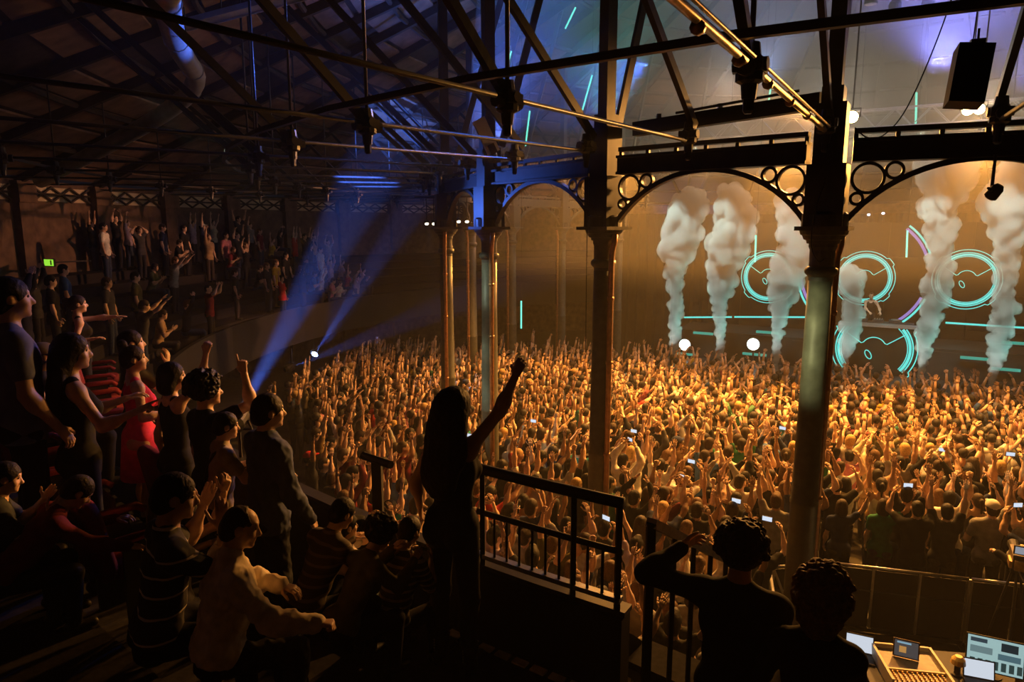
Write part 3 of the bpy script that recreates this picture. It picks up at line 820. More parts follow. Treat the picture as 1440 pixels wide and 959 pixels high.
# ------------------------------------------------------------------ arched girders between the columns
L = 2 * RING * math.sin(math.radians(7.5)); HF = L / 2
zb, zt = 7.17, 7.44
x_face, z_sp, z_cr = 0.245, 6.44, 7.14
aa = HF - x_face; hh = z_cr - z_sp; R_ = (aa * aa + hh * hh) / (2 * hh); zc = z_cr - R_
mb = MB(); mb.box((0, 0, (zb + zt) / 2), (L - 0.50, 0.16, zt - zb)); mb.box((0, 0, zb + 0.02), (L - 0.50, 0.24, 0.04)); mb.box((0, 0, zt - 0.02), (L - 0.50, 0.24, 0.04))
m_beam = mb.mesh('beam', M['iron'])
mb = MB(); mb.box((0, 0, 7.53), (L - 0.50, 0.12, 0.06))
for q in range(-3, 4): mb.box((q * 0.44, 0, 7.47), (0.05, 0.05, 0.09))
m_rail = mb.mesh('top_rail', M['iron'])
def arch_pts(r, n=22):
    th = math.asin(aa / R_); out = []
    for k in range(n + 1):
        a = -th + 2 * th * k / n; out.append((r * math.sin(a), zc + r * math.cos(a)))
    return out
mb = MB()
inner, outer = arch_pts(R_), arch_pts(R_ + 0.065)
for k in range(22):
    q = [inner[k], inner[k + 1], outer[k + 1], outer[k]]
    vs = [(x, -0.05, z) for x, z in q] + [(x, 0.05, z) for x, z in q]
    mb.add(vs, [(0, 1, 2, 3), (7, 6, 5, 4), (0, 4, 5, 1), (2, 6, 7, 3), (1, 5, 6, 2), (3, 7, 4, 0)])
m_arch = mb.mesh('arch_rib', M['iron'])
def ring_mesh(r, name):
    n = 26; mb = MB(); ro, ri = r, r - 0.034
    for k in range(n):
        a, b = 2 * PI * k / n, 2 * PI * (k + 1) / n
        q = [(ri * math.cos(a), ri * math.sin(a)), (ri * math.cos(b), ri * math.sin(b)), (ro * math.cos(b), ro * math.sin(b)), (ro * math.cos(a), ro * math.sin(a))]
        mb.add([(x, -0.035, z) for x, z in q] + [(x, 0.035, z) for x, z in q], [(0, 1, 2, 3), (7, 6, 5, 4), (0, 4, 5, 1), (2, 6, 7, 3)])
    return mb.mesh(name, M['iron'], False)
# spandrel rings: big one in the corner, then a smaller one out along the arch and one below
def fit(x, zguess=None, below=False):
    return None
r1 = 0.05
while True:                                  # largest circle touching beam, column and arch
    xc, zc1 = -HF + x_face + r1, zb - r1
    if math.hypot(xc, zc1 - zc) < R_ + 0.05 + r1 or r1 > 0.3: break
    r1 += 0.002
c1 = (-HF + x_face + r1, zb - r1)
best = None
for rr in np.arange(0.03, 0.2, 0.002):       # next circle along the beam
    zz = zb - rr
    for xx in np.arange(c1[0] + 0.05, 0, 0.005):
        if abs(math.hypot(xx, zz - zc) - (R_ + 0.05 + rr)) < 0.006 and math.hypot(xx - c1[0], zz - c1[1]) > rr + r1 - 0.015:
            if best is None or rr > best[2]: best = (xx, zz, rr)
c2 = best
best = None
for rr in np.arange(0.02, 0.15, 0.002):      # one below, against the column
    xx = -HF + x_face + rr
    for zz in np.arange(6.5, c1[1], 0.005):
        if abs(math.hypot(xx, zz - zc) - (R_ + 0.05 + rr)) < 0.006 and math.hypot(xx - c1[0], zz - c1[1]) > rr + r1 - 0.015:
            if best is None or rr > best[2]: best = (xx, zz, rr)
c3 = best or (-HF + x_face + 0.06, 6.7, 0.05)
m_rings = [(c, ring_mesh(c[2] if len(c) > 2 else r1, 'spandrel_ring')) for c in ((c1[0], c1[1], r1), c2, c3)]
for i in range(-1, 8):
    a, b = pol(RING, cang(i)), pol(RING, cang(i + 1))
    mid = (a + b) / 2; d = b - a
    lab = ['black iron arch girder from the thick near column out past the flown speaker',
           'black iron arch girder from the thick near column to the column by the handrail',
           'black iron arch girder from the handrail column to the column behind the raised arm',
           'blue-lit iron arch girder from the raised-arm column to the fourth column'][i + 1] if i < 3 else 'dim iron arch girder between %s and %s columns round the ring' % (ORD[i], ORD[i + 1])
    t = thing('arch_girder', lab, 'girder', mid, math.atan2(d.y, d.x), 'arched girders of the column ring')
    link('beam', m_beam, t); link('top_rail', m_rail, t); link('arch_rib', m_arch, t)
    for (cx, cz, r), me in [(q[0], q[1]) for q in m_rings]:
        link('spandrel_ring', me, t, loc=(cx, 0, cz)); link('spandrel_ring', me, t, loc=(-cx, 0, cz))

# ------------------------------------------------------------------ roof trusses, one over every column and one between
def conn_mesh():
    mb = MB(); mb.lathe([(0.05, -0.2), (0.06, -0.1), (0.1, -0.08), (0.1, 0.05), (0.07, 0.1), (0.06, 0.18)], 10)
    mb.tube([(-0.16, 0, 0), (0.16, 0, 0)], 0.065, 8); mb.box((0, 0, 0.02), (0.2, 0.2, 0.09)); mb.tube([(0, -0.12, 0.03), (0, 0.12, 0.03)], 0.05, 8)
    mb.lathe([(0.025, -0.3), (0.04, -0.28), (0.04, -0.2)], 8)
    return mb.mesh('connector', M['iron'])
m_conn = conn_mesh()
m_conn_g = m_conn
ZT = 7.5
mb = MB().tube([(12.47, 0, ZT), (24.2, 0, ZT + 0.1)], 0.024, 8); m_tie = mb.mesh('tie_rod', M['rod'], True)
mb = MB().tube([(12.47, 0, ZT), (24.2, 0, ZT + 0.1)], 0.030, 8)
mb.tube([(12.47, 0.05, ZT + 0.03), (24.2, 0.05, ZT + 0.13)], 0.014, 6)
for r in np.arange(13, 24, 0.9): mb.tube([(r, 0, ZT), (r + 0.05, 0, ZT)], 0.042, 8)
m_tie_g = mb.mesh('tie_rod', M['gilt'], True)
mb = MB(); mb.bar((12.48, 0, 7.7), (16.3, 0, roof_z(16.3)), 0.07, 0.11); m_strut = mb.mesh('strut', M['iron'])
mb = MB(); mb.bar((16.3, 0, 7.53), (19.0, 0, roof_z(19.0)), 0.07, 0.09); m_strut2 = mb.mesh('strut', M['iron'])
mb = MB().tube([(16.3, 0, 7.6), (16.3, 0, roof_z(16.3))], 0.02, 8); m_hang = mb.mesh('hanger_rod', M['rod'], True)
mb = MB().tube([(20.2, 0, ZT + 0.06), (20.2, 0, roof_z(20.2))], 0.016, 6); m_hang2 = mb.mesh('hanger_rod', M['rod'], True)
mb = MB(); mb.bar((11.93, 0, 7.9), (10.2, 0, roof_z(10.2)), 0.06, 0.13); m_brace = mb.mesh('inner_brace', M['iron'])
tl = {0: 'roof truss with a worn gilded tie rod landing on the thick near column', 1: 'black roof truss landing mid-arch between the thick near column and the handrail column',
      2: 'black roof truss landing on the handrail column', 3: 'black roof truss landing mid-arch behind the raised arm of the woman', -1: 'black roof truss landing mid-arch beside the flown speaker'}
for j in range(-2, 19):
    a = ANG0 - 7.5 * j
    lab = tl.get(j) or 'dim iron roof truss, %s round the ring from the thick near column' % (ORD[j] if j >= 0 else 'the one behind')
    t = thing('roof_truss', lab, 'truss', (CX, CY, 0), math.radians(a), 'roof trusses radiating from the column ring')
    link('tie_rod', m_tie_g if j == 0 else m_tie, t); link('strut', m_strut, t); link('strut', m_strut2, t)
    link('hanger_rod', m_hang, t); link('hanger_rod', m_hang2, t)
    link('connector', m_conn, t, loc=(16.3, 0, ZT)); link('connector', m_conn, t, loc=(20.2, 0, ZT + 0.05))
    link('foot_casting', m_conn, t, loc=(12.64, 0, ZT + 0.06))
    if j % 2 == 0: link('inner_brace', m_brace, t)
pts = [pol(16.75, ANG0 - 7.5 * k, 7.63) for k in range(48)]
rt = thing('ring_tie', 'long dark steel ring tie running round the roof trusses above the balcony', 'beam', (CX, CY, 7.6))
for k in range(-3, 20):
    a, b = pol(16.75, ANG0 - 7.5 * k, 0.03) - Vector((CX, CY, 0)), pol(16.75, ANG0 - 7.5 * (k + 1), 0.03) - Vector((CX, CY, 0))
    MB().bar(a, b, 0.06, 0.06).obj('segment', M['iron'], rt)
rt2 = thing('ring_tie', 'thin outer steel ring tie near the eaves over the back rows', 'beam', (CX, CY, 7.6))
for k in range(0, 20):
    a, b = pol(20.4, ANG0 - 7.5 * k, 0.03) - Vector((CX, CY, 0)), pol(20.4, ANG0 - 7.5 * (k + 1), 0.03) - Vector((CX, CY, 0))
    MB().bar(a, b, 0.05, 0.05).obj('segment', M['iron'], rt2)
# ------------------------------------------------------------------ the stage, oblique across the far side of the dance floor
SF = Vector((10.1, 22.6, 0)); SS = Vector((0.8627, -0.5058, 0)); SN = Vector((-0.5058, -0.8627, 0))     # front edge, along it, towards the crowd
SROT = math.atan2(SS.y, SS.x)
def sp(s, depth, z): return SF + SS * s - SN * depth + Vector((0, 0, z))
DECK = 1.1
stg = thing('stage', 'low black stage with a stepped riser behind the smoke jets', 'stage', sp(0, 0, 0), SROT)
mb = MB(); mb.box((0.9, 3.2, DECK / 2 - 0.02), (14.2, 6.38, DECK - 0.04)); mb.obj('base', M['stage'], stg)
for q in range(10):
    MB().box((-5.49 + q * 1.42, 3.2, DECK - 0.015), (1.41, 6.38, 0.03)).obj('deck_panel', M['stage'], stg)
for q in range(10):
    MB().box((-5.49 + q * 1.42, -0.02, DECK / 2 - 0.04), (1.38, 0.03, DECK - 0.12)).obj('front_panel', M['stage'], stg)
MB().box((0.8, 4.6, DECK + 0.55), (13.0, 2.6, 1.1)).obj('riser', M['stage'], stg)
MB().box((1.6, 3.7, DECK + 0.5), (5.4, 0.9, 1.0)).obj('riser_step', M['stage'], stg)

# backdrop wall of dark video panels, drapes to either side
def wallpanel(name, label, cat, s0, s1, d, z0, z1, m, nx, nz, th=0.08):
    t = thing(name, label, cat, sp((s0 + s1) / 2, d, 0), SROT)
    w = (s1 - s0) / nx; h = (z1 - z0) / nz
    me = MB().box((0, 0, 0), (w - 0.02, th, h - 0.02)).mesh('panel', m)
    for i in range(nx):
        for j in range(nz):
            link('panel', me, t, loc=((-(s1 - s0) / 2) + w * (i + 0.5), 0, z0 + h * (j + 0.5)))
    f = MB()
    for i in range(nx + 1): f.box((-(s1 - s0) / 2 + w * i, 0.12, z1 / 2), (0.06, 0.06, z1))
    f.obj('support_frame', M['stage'], t)
    return t
wallpanel('video_wall', 'tall dark video wall behind the neon discs at the back of the stage', 'screen', -5.2, 7.4, 6.6, 1.15, 6.6, M['screen'], 9, 4)
dr = thing('backdrop', 'wide black drape hung round the back of the hall behind the stage', 'curtain', (CX, CY, 0))
for k in range(30):
    a = 120 - 4 * k
    mb = MB(); pts = []
    for q in range(9):
        aa_ = a - 4 * q / 8
        rr = 13.4 + 0.09 * math.sin(q * PI / 2)
        v = pol(rr, aa_) - Vector((CX, CY, 0)); pts.append(v)
    vs = [(p.x, p.y, 0.05) for p in pts] + [(p.x, p.y, 7.0) for p in pts]
    mb.add(vs, [(i, i + 1, 9 + i + 1, 9 + i) for i in range(8)]).obj('drape', M['drape'], dr)

# ---- neon discs: rings, a notched outer line, a chevron with a hump and a small oval
def arc3(r, a0, a1, n=None, cx=0, cz=0):
    n = n or max(4, int(abs(a1 - a0) / 5))
    return [(cx + r * math.cos(math.radians(a0 + (a1 - a0) * k / n)), 0, cz + r * math.sin(math.radians(a0 + (a1 - a0) * k / n))) for k in range(n + 1)]
def disc(name, label, s, d, z, R, cut=None, top=None):
    t = thing(name, label, 'neon sign', sp(s, d, 0), SROT, 'neon discs on the stage')
    u = R / 1.2
    def P(pts): return [(x * u, y - 0.1, z + zz * u) for x, y, zz in pts]
    mb = MB().lathe([(1.3 * u, -0.04), (1.3 * u, 0.03)], 40); vs = [(v[0], v[2], v[1] + z) for v in mb.v]
    if cut is not None: vs = [(x, y, max(zz, cut)) for x, y, zz in vs]
    if top is not None: vs = [(x, y, min(zz, top)) for x, y, zz in vs]
    b = MB(); b.add(vs, mb.f); b.obj('back_plate', M['screen'], t)
    lo, hi = (-90, 270) if cut is None else (math.degrees(math.asin(max(-1, (cut - z) / R))), 180 - math.degrees(math.asin(max(-1, (cut - z) / R))))
    # outer line with two notches
    seq = []
    for a in np.arange(lo, hi + 0.1, 3):
        rr = 1.2
        if 28 < a < 48 or -52 < a < -34 or 132 < a < 150 or 214 < a < 232: rr = 1.28
        seq.append((rr * math.cos(math.radians(a)), 0, rr * math.sin(math.radians(a))))
    def cutoff(pts):
        runs = [[]]
        for p in P(pts):
            if top is None or p[2] < top: runs[-1].append(p)
            elif runs[-1]: runs.append([])
        return [r_ for r_ in runs if len(r_) > 2]
    def lines(pts, w):
        for r_ in cutoff(pts): MB().tube(r_, w, 6).obj(nm, M['teal'], t)
    nm = 'outer_line'; lines(seq, 0.018 * u)
    for rr, w, nm in ((1.08, 0.022, 'middle_ring'), (1.0, 0.045, 'bright_ring'), (0.93, 0.016, 'inner_ring')):
        lines(arc3(rr, lo, hi, 90), w * u)
    hump = arc3(0.34, 160, 20, 14, 0.0, 0.02)
    chev = [(-0.84, 0, 0.5), (-0.36, 0, 0.16)] + hump[1:-1] + [(0.36, 0, 0.16), (0.84, 0, 0.5)]
    MB().tube(P(chev), 0.016 * u, 6).obj('chevron', M['teal'], t)
    ov = []
    for k in range(17):
        a = 2 * PI * k / 17; x, zz = 0.075 * math.cos(a), 0.15 * math.sin(a)
        c, sn = math.cos(0.5), math.sin(0.5); ov.append((-0.14 + x * c - zz * sn, 0, -0.2 + x * sn + zz * c))
    MB().tube(P(ov), 0.016 * u, 6, closed=True).obj('oval', M['teal'], t)
    return t
disc('neon_disc', 'teal neon disc on the video wall between the two left smoke jets', -2.66, 6.5, 4.29, 1.12)
disc('neon_disc', 'teal neon disc directly behind the performer', 1.04, 6.5, 4.37, 1.08)
disc('neon_disc', 'teal neon disc between the two right smoke jets', 4.47, 6.5, 4.45, 1.12)
disc('neon_disc', 'largest teal neon disc on the front of the performer booth', 1.70, 3.15, 2.06, 1.38, 1.18, 2.84)
big = thing('neon_hoop', 'very large violet and teal neon hoop round the disc behind the performer', 'neon sign', sp(0.95, 6.45, 0), SROT)
for lo, hi in ((135, 225), (20, 52), (-52, -22)):
    MB().tube([(x * 2.42, -0.12, 4.55 + z * 2.42) for x, y, z in arc3(1, lo, hi)], 0.045, 6).obj('teal_arc', M['teal'], big)
    MB().tube([(x * 2.28, -0.12, 4.55 + z * 2.28) for x, y, z in arc3(1, lo, hi)], 0.06, 6).obj('violet_arc', M['violet'], big)

def strip(label, a, b, d, r=0.035, m='teal', name='neon_strip', cat='light strip', grp='light strips along the stage risers'):
    p, q = sp(a[0], d, a[1]), sp(b[0], d, b[1])
    t = thing(name, label, cat, p, 0, grp)
    MB().tube([(0, 0, 0), q - p], r, 6).obj('tube', M[m], t)
    MB().bar(Vector((0, 0, -r * 1.5)), (q - p) + Vector((0, 0, -r * 1.5)), 0.05, 0.04).obj('mount', M['stage'], t)
    return t
# the riser carries these, so they sit on its front face (depth 3.25)
strip('long teal strip along the riser edge behind the first three smoke jets', (-5.32, 2.72), (-3.4, 2.86), 3.2)
strip('teal riser strip between the second and third smoke jets', (-3.3, 2.87), (-0.59, 3.04), 3.2)
strip('long teal strip along the riser edge out past the last smoke jet', (3.82, 3.14), (6.9, 3.12), 3.2)
for s, z, w, lab in ((-5.11, 1.2, 0.9, 'short green bar under the first white round lamp'), (-2.43, 1.45, 0.9, 'short green bar under the second white round lamp'),
                     (-4.48, 2.13, 0.8, 'short green bar above the first white round lamp'), (-2.01, 2.36, 0.8, 'short green bar above the second white round lamp'),
                     (5.86, 2.61, 0.8, 'short green bar high beside the last smoke jet'), (4.75, 1.99, 0.8, 'short green bar low before the last smoke jet'), (5.66, 1.7, 0.8, 'short green bar lowest beside the last smoke jet')):
    strip(lab, (s - w / 2, z), (s + w / 2, z), 3.1, 0.055, 'tealdim', 'green_bar')
for s, z, lab in ((-5.16, 1.62, 'white round blinder lamp left of the second smoke jet on the stage riser'), (-2.46, 1.88, 'white round blinder lamp between the second and third smoke jets')):
    t = thing('round_lamp', lab, 'lamp', sp(s, 2.9, z), SROT, 'round lamps on the stage riser')
    mb = MB().lathe([(0.2, -0.2), (0.27, -0.05), (0.27, 0.0)], 20); b = MB(); b.add([(x, -z_, y) for x, y, z_ in mb.v], mb.f); b.obj('housing', M['stage'], t)
    mb = MB().lathe([(0.235, 0.0), (0.20, 0.03)], 20); b = MB(); b.add([(x, -z_, y) for x, y, z_ in mb.v], mb.f); b.obj('lens', M['lampwhite'], t)
    MB().box((0, 0.1, -(z - DECK) / 2 - 0.1), (0.06, 0.06, z - DECK - 0.1)).obj('stand', M['stage'], t)
# performer's table
tb = thing('mixing_table', 'narrow table of turntables and mixer in front of the performer', 'table', sp(1.85, 3.75, 0), SROT)
MB().box((0, 0, 2.93), (2.1, 0.6, 0.06)).obj('table_top', M['stage'], tb)
MB().box((0, 0.1, 2.552), (1.9, 0.4, 0.69)).obj('base', M['stage'], tb)
for lab, x, w in (('black record deck at the near end of the performer table', -0.65, 0.42), ('black mixer in the middle of the performer table', -0.1, 0.34), ('black record deck at the far end of the performer table', 0.45, 0.42)):
    t = thing('record_deck' if w > 0.4 else 'mixer', lab, 'audio gear', sp(1.85 + x, 3.75, 2.96), SROT)
    MB().box((0, 0, 0.05), (w, 0.36, 0.1)).obj('case', M['stage'], t)
    if w > 0.4: MB().lathe([(0.15, 0.1), (0.15, 0.125)], 20).obj('platter', M['alu'], t)
    else:
        k = MB()
        for i in range(4):
            for j in range(5): k.lathe([(0.012, 0.1), (0.01, 0.125)], 6, (-0.12 + i * 0.08, -0.12 + j * 0.06, 0))
        tag(k.obj('knobs', M['alu'], t), kind='stuff')
MB().box((-0.1, -0.52, 2.90), (2.5, 0.44, 0.09)).obj('front_ledge', M['alu'], tb)

# flight cases and wedge monitors along the edge
for s, d, lab in ((-5.75, 4.6, 'dark flight case with pale metal edges at the far stage wing'),):
    t = thing('flight_case', lab, 'case', sp(s, d, DECK), SROT)
    MB().box((0, 0, 0.32), (0.9, 0.6, 0.6)).obj('body', M['stage'], t)
    e = MB()
    for x in (-0.45, 0.45):
        for z in (0.03, 0.62): e.bar((x, -0.3, 0.02), (x, -0.3, 0.62), 0.03, 0.03); e.bar((-0.45, -0.3, z), (0.45, -0.3, z), 0.03, 0.03)
    e.obj('edge_trim', M['alu'], t)

# ---- tubes of light hung in the air over the stage
for k, (a, b, lab) in enumerate([
        ((7.77, 22.0, 6.15), (7.79, 22.0, 5.3), 'short teal tube hung in front of the left neon disc'), ((12.58, 22, 6.3), (12.63, 22, 5.45), 'short teal tube hung in front of the great hoop'),
        ((12.46, 22, 10.5), (12.53, 22, 9.5), 'upright green tube high above the arch right of the thick near column'), ((0.3, 22, 4.05), (0.3, 22, 3.15), 'lone green tube low between the far columns'),
        ((1.92, 22, 12.95), (1.62, 22, 12.35), 'slanted green tube highest in the roof'), ((0.55, 22, 9.95), (0.42, 22, 8.9), 'slanted green tube just over the blue-lit girder'),
        ((2.46, 22, 11.0), (2.18, 22, 9.98), 'slanted green tube beside the post of the handrail column'), ((-0.02, 22, 11.7), (-0.17, 22, 11.2), 'small slanted green tube behind the truss connector'),
        ((7.98, 22, 10.9), (7.9, 22, 9.9), 'pale green tube behind the gilded tie rod')]):
    t = thing('light_tube', lab, 'light tube', a, 0, 'tubes of light hung over the stage')
    d = Vector(b) - Vector(a)
    MB().tube([(0, 0, 0), d], 0.028, 6).obj('tube', M['green'], t)
    top = Vector(a); rr_ = math.hypot(top.x - CX, top.y - CY)
    MB().tube([(0, 0, 0.02), (0, 0, roof_z(rr_) - top.z - 0.3)], 0.006, 4).obj('cable', M['black'], t)

# ---- smoke jets
def smoke_mat():
    m = bpy.data.materials.new('cold_smoke'); m.use_nodes = True
    nt = m.node_tree; nt.nodes.remove(nt.nodes['Principled BSDF'])
    v = nt.nodes.new('ShaderNodeVolumeScatter')
    v.inputs['Color'].default_value = (0.95, 0.97, 0.97, 1); v.inputs['Density'].default_value = 4.0; v.inputs['Anisotropy'].default_value = 0.0
    nt.links.new(v.outputs[0], nt.nodes['Material Output'].inputs['Volume'])
    return m
M['smoke'] = smoke_mat()
def jet(label, s, top, lean, wid, seed):
    rnd = random.Random(seed)
    base = sp(s, 0.25, DECK + 0.004)
    t = thing('smoke_jet', label, 'smoke', base, SROT, 'smoke jets along the stage edge')
    prims = []
    H_ = top - DECK - 0.25
    for k in range(90):
        u = (k + 0.5) / 90
        r = wid * (0.03 + 0.38 * u ** 0.8) * (0.9 + 0.2 * math.sin(u * 9 + seed))
        n = 1 if u < 0.1 else 4
        for q in range(n):
            a = rnd.uniform(0, 2 * PI); rad = r * rnd.uniform(0.3, 0.95) * (0.1 if u < 0.1 else 1)
            rr = r * (rnd.uniform(0.22, 0.55) if u > 0.1 else 0.9)
            prims.append(el((lean * u ** 1.4 + 0.12 * wid * u * math.sin(u * 7 + seed) + rad * math.cos(a), rad * math.sin(a) * 0.8, 0.27 + H_ * u + rnd.uniform(-0.08, 0.08)), (rr, rr, rr * 1.2), None, 0.04))
        prims.append(el((lean * u ** 1.4 + 0.12 * wid * u * math.sin(u * 7 + seed), 0, 0.27 + H_ * u), (r * 0.62, r * 0.55, r * 0.7), None, 0.04))
    V, F = sdf_arrays(prims, 0.042, 0.03, disp=lambda P: 0.02 * noise3(P, 13, seed) + 0.022 * noise3(P, 31, seed + 3) + 0.012 * noise3(P, 55, seed + 7))
    me = np_mesh('plume', [(V, F, 0)], [M['smoke']])
    link('plume', me, t)
    MB().lathe([(0.11, 0.0), (0.11, 0.12), (0.05, 0.16), (0.045, 0.26)], 12).obj('nozzle', M['stage'], t)
JETS = [('first smoke jet, farthest along the stage edge', -4.82, 7.5, 0.15, 1.7, 1), ('second smoke jet, tall and wide, before the left neon disc', -3.14, 7.6, 0.15, 1.9, 2),
        ('third smoke jet, beside the thick near column', -1.17, 7.3, 0.3, 1.8, 3), ('short fourth smoke jet before the performer booth', 0.98, 4.9, 0.12, 1.15, 4),
        ('fifth smoke jet, widest, beside the booth disc', 3.19, 8.3, 0.3, 1.7, 5), ('sixth smoke jet, nearest along the stage edge', 5.05, 8.2, 0.15, 1.65, 6)]
for q in JETS: jet(*q)
for q in JETS:   # unseen spots added to brighten each jet, from above and near its foot
    spot('jet_light', sp(q[1] - 0.6, -2.2, 9.1), sp(q[1], 0.5, 5.2), 1800, (0.66, 0.95, 0.84), 34, 0.7, 0.1)
    spot('jet_light', sp(q[1] + 1.0, 1.2, 1.3), sp(q[1], 0.25, 4.6), 420, (0.15, 0.85, 0.75), 60, 0.7, 0.1)
    spot('jet_light', sp(q[1] - 0.5, -0.5, 1.4), sp(q[1], 0.25, 3.4), 260, (0.75, 0.95, 0.85), 60, 0.7, 0.1)
# ------------------------------------------------------------------ the crowd: poses shared by many, colours and places each their own
def A(kind, sg):
    """arm pose: upper direction, forearm direction, hand, palm"""
    x = sg
    return {'up': ((0.22 * x, 0.12, 1), (0.02 * x, 0.1, 1), 'open', (0, 1, 0)),
            'vee': ((0.62 * x, 0.1, 0.9), (0.32 * x, 0.1, 1), 'open', (0, 1, 0)),
            'bent': ((0.75 * x, 0.2, 0.72), (-0.40 * x, 0.12, 1), 'relax', (-x, 0.4, 0)),
            'fist': ((0.30 * x, 0.25, 0.95), (-0.05 * x, 0.2, 1), 'fist', (0, 1, 0)),
            'point': ((0.35 * x, 0.40, 0.85), (0.10 * x, 0.45, 1), 'point', (0, 1, 0)),
            'fwd': ((0.25 * x, 0.85, 0.50), (0.05 * x, 0.75, 0.7), 'open', (0, 0.5, -1)),
            'clap': ((0.42 * x, 0.40, 0.72), (-0.62 * x, 0.25, 0.85), 'flat', (-x, 0, 0.1)),
            'phone': ((0.35 * x, 0.72, 0.30), (-0.32 * x, 0.35, 0.92), 'cup', (-x, 0.2, 0)),
            'head': ((0.85 * x, 0.05, 0.55), (-0.85 * x, -0.05, 0.55), 'relax', (0, -0.4, -1)),
            'chest': ((0.22 * x, 0.25, -0.9), (-0.45 * x, 0.75, 0.55), 'flat', (-x, 0, 0)),
            'down': ((0.2 * x, 0.02, -1), (0.05 * x, 0.3, -1), 'relax', (-x, 0.2, 0)),
            'wave': ((0.60 * x, 0.2, 0.55), (0.25 * x, 0.1, 1), 'open', (0, 1, 0))}[kind]
VAR = {}
VSPEC = [  # key, words for the pose, arguments
    ('up', 'both arms straight up', dict(R=A('up', 1), L=A('up', -1), top='tee', hair='short', head=(0, 12, 0))),
    ('vee', 'both arms up in a wide V', dict(R=A('vee', 1), L=A('vee', -1), top='tee', hair='quiff', head=(8, 8, 0))),
    ('bent', 'hands joined over head', dict(R=A('bent', 1), L=A('bent', -1), top='tee', hair='buzz', head=(-8, 5, 0))),
    ('fist', 'one fist punched up', dict(R=A('fist', 1), L=A('down', -1), top='tee', hair='short', head=(0, 10, 4), side=-4)),
    ('point', 'one finger pointing up', dict(R=A('down', 1), L=A('point', -1), top='polo', hair='quiff', head=(-10, 8, 0))),
    ('fwd', 'both arms stretched forward', dict(R=A('fwd', 1), L=A('fwd', -1), top='tee', hair='short', lean=8)),
    ('clap', 'clapping above the head', dict(R=A('clap', 1), L=A('clap', -1), top='long', hair='short', head=(5, 5, 0))),
    ('phone', 'filming with raised hands', dict(R=A('phone', 1), L=A('phone', -1), top='tee', hair='buzz', head=(0, 8, 0))),
    ('watch', 'watching with arms down', dict(top='tee', hair='short', head=(6, 0, 0))),
    ('wup', 'long hair, both arms up', dict(sex='f', h=1.66, R=A('up', 1), L=A('vee', -1), top='tank', hair='long', bottom='skinny', head=(0, 8, 0))),
    ('wbent', 'ponytail, hands over head', dict(sex='f', h=1.66, R=A('bent', 1), L=A('up', -1), top='tank', hair='pony', bottom='skinny', head=(10, 6, 0))),
    ('wwave', 'bobbed hair, one arm waving', dict(sex='f', h=1.64, R=A('wave', 1), L=A('down', -1), top='tee', hair='bob', bottom='skinny', head=(-12, 5, 0))),
    ('cap', 'cap on and one arm up', dict(R=A('up', 1), L=A('chest', -1), top='tee', hair='cap', head=(0, 6, 0))),
    ('mix', 'one arm up, one bent', dict(R=A('bent', 1), L=A('fist', -1), top='tee', hair='short', side=5, head=(0, 10, -4))),
    ('hands', 'hands on the head, elbows out', dict(R=A('head', 1), L=A('head', -1), top='tee', hair='short')),
    ('sit', 'sitting with hands forward', dict(legs='sit', R=A('chest', 1), L=A('chest', -1), top='tee', hair='short', lean=12)),
    ('sitclap', 'sitting and clapping', dict(legs='sit', R=A('clap', 1), L=A('clap', -1), top='long', hair='quiff', lean=6)),
    ('wsit', 'sitting with one arm up', dict(legs='sit', sex='f', h=1.66, R=A('wave', 1), L=A('chest', -1), top='tank', hair='long', lean=8)),
]
VWORDS = {}
for _k, _w, _a in VSPEC:
    VAR[_k] = make_meshes(figure(res=0.027, **_a), _k); VWORDS[_k] = _w
VH = {k: (1.66 if a.get('sex') == 'f' else 1.75) for k, w, a in VSPEC}
STAGE_AT = (13.4, 25.5)
def face_stage(x, y, jit=0.0): return math.atan2(STAGE_AT[1] - y, STAGE_AT[0] - x) - PI / 2 + jit
def cam_px(P):
    """where a place falls in the view of the balcony photographer: used only to leave out people nobody could see"""
    p = math.radians(9.46); z = P[1] * math.cos(p) - (P[2] - EYE) * math.sin(p); u = P[1] * math.sin(p) + (P[2] - EYE) * math.cos(p)
    return (720 + 960 * P[0] / z, 480 - 960 * u / z, z) if z > 0.1 else (-9999, 0, z)

rnd = random.Random(11)
spots = []
iy = 0; y = 7.0
colpos = [pol(RING, cang(i)) for i in range(-1, 10)]
while y < 26:
    x = -8.5 + (0.30 if iy % 2 else 0)
    while x < 16:
        px, py = x + rnd.uniform(-0.14, 0.14), y + rnd.uniform(-0.13, 0.13)
        x += 0.60
        rr = math.hypot(px - CX, py - CY); ang = math.degrees(math.atan2(py - CY, px - CX))
        if ang > 0: ang -= 360
        if rr > (15.5 if ang > -175 else 17.2): continue
        dfront = (px - SF.x) * SN.x + (py - SF.y) * SN.y
        if dfront < 0.75 + 0.25 * rnd.random(): continue
        if px > 3.75 and py < 10.75 - 0.30 * max(0, px - 5.0): continue   # the sound desk pen behind the barrier
        if px > 2.6 and py < 8.6: continue
        if any(math.hypot(px - c.x, py - c.y) < 0.5 for c in colpos): continue
        qx, qy, qz = cam_px((px, py, 1.9))
        if qx < 360 or qx > 1475 or qy > 900: continue
        # hidden under the balcony edge?
        t_hit = None
        for k in range(1, 60):
            t = k / 60.0; zx, zy, zz = px * t, py * t, EYE + (2.1 - EYE) * t
            r2 = math.hypot(zx - CX, zy - CY)
            if r2 > 18.2:
                a2 = math.degrees(math.atan2(zy - CY, zx - CX)); a2 -= 360 if a2 > 0 else 0
                top = 4.25 if (A_STEP < a2 < -122.3) else 3.7
                last = (zz, top)
        if last[0] < last[1]: continue
        spots.append((math.hypot(px, py), px, py))
    y += 0.57; iy += 1
spots.sort()
N_IND = 232
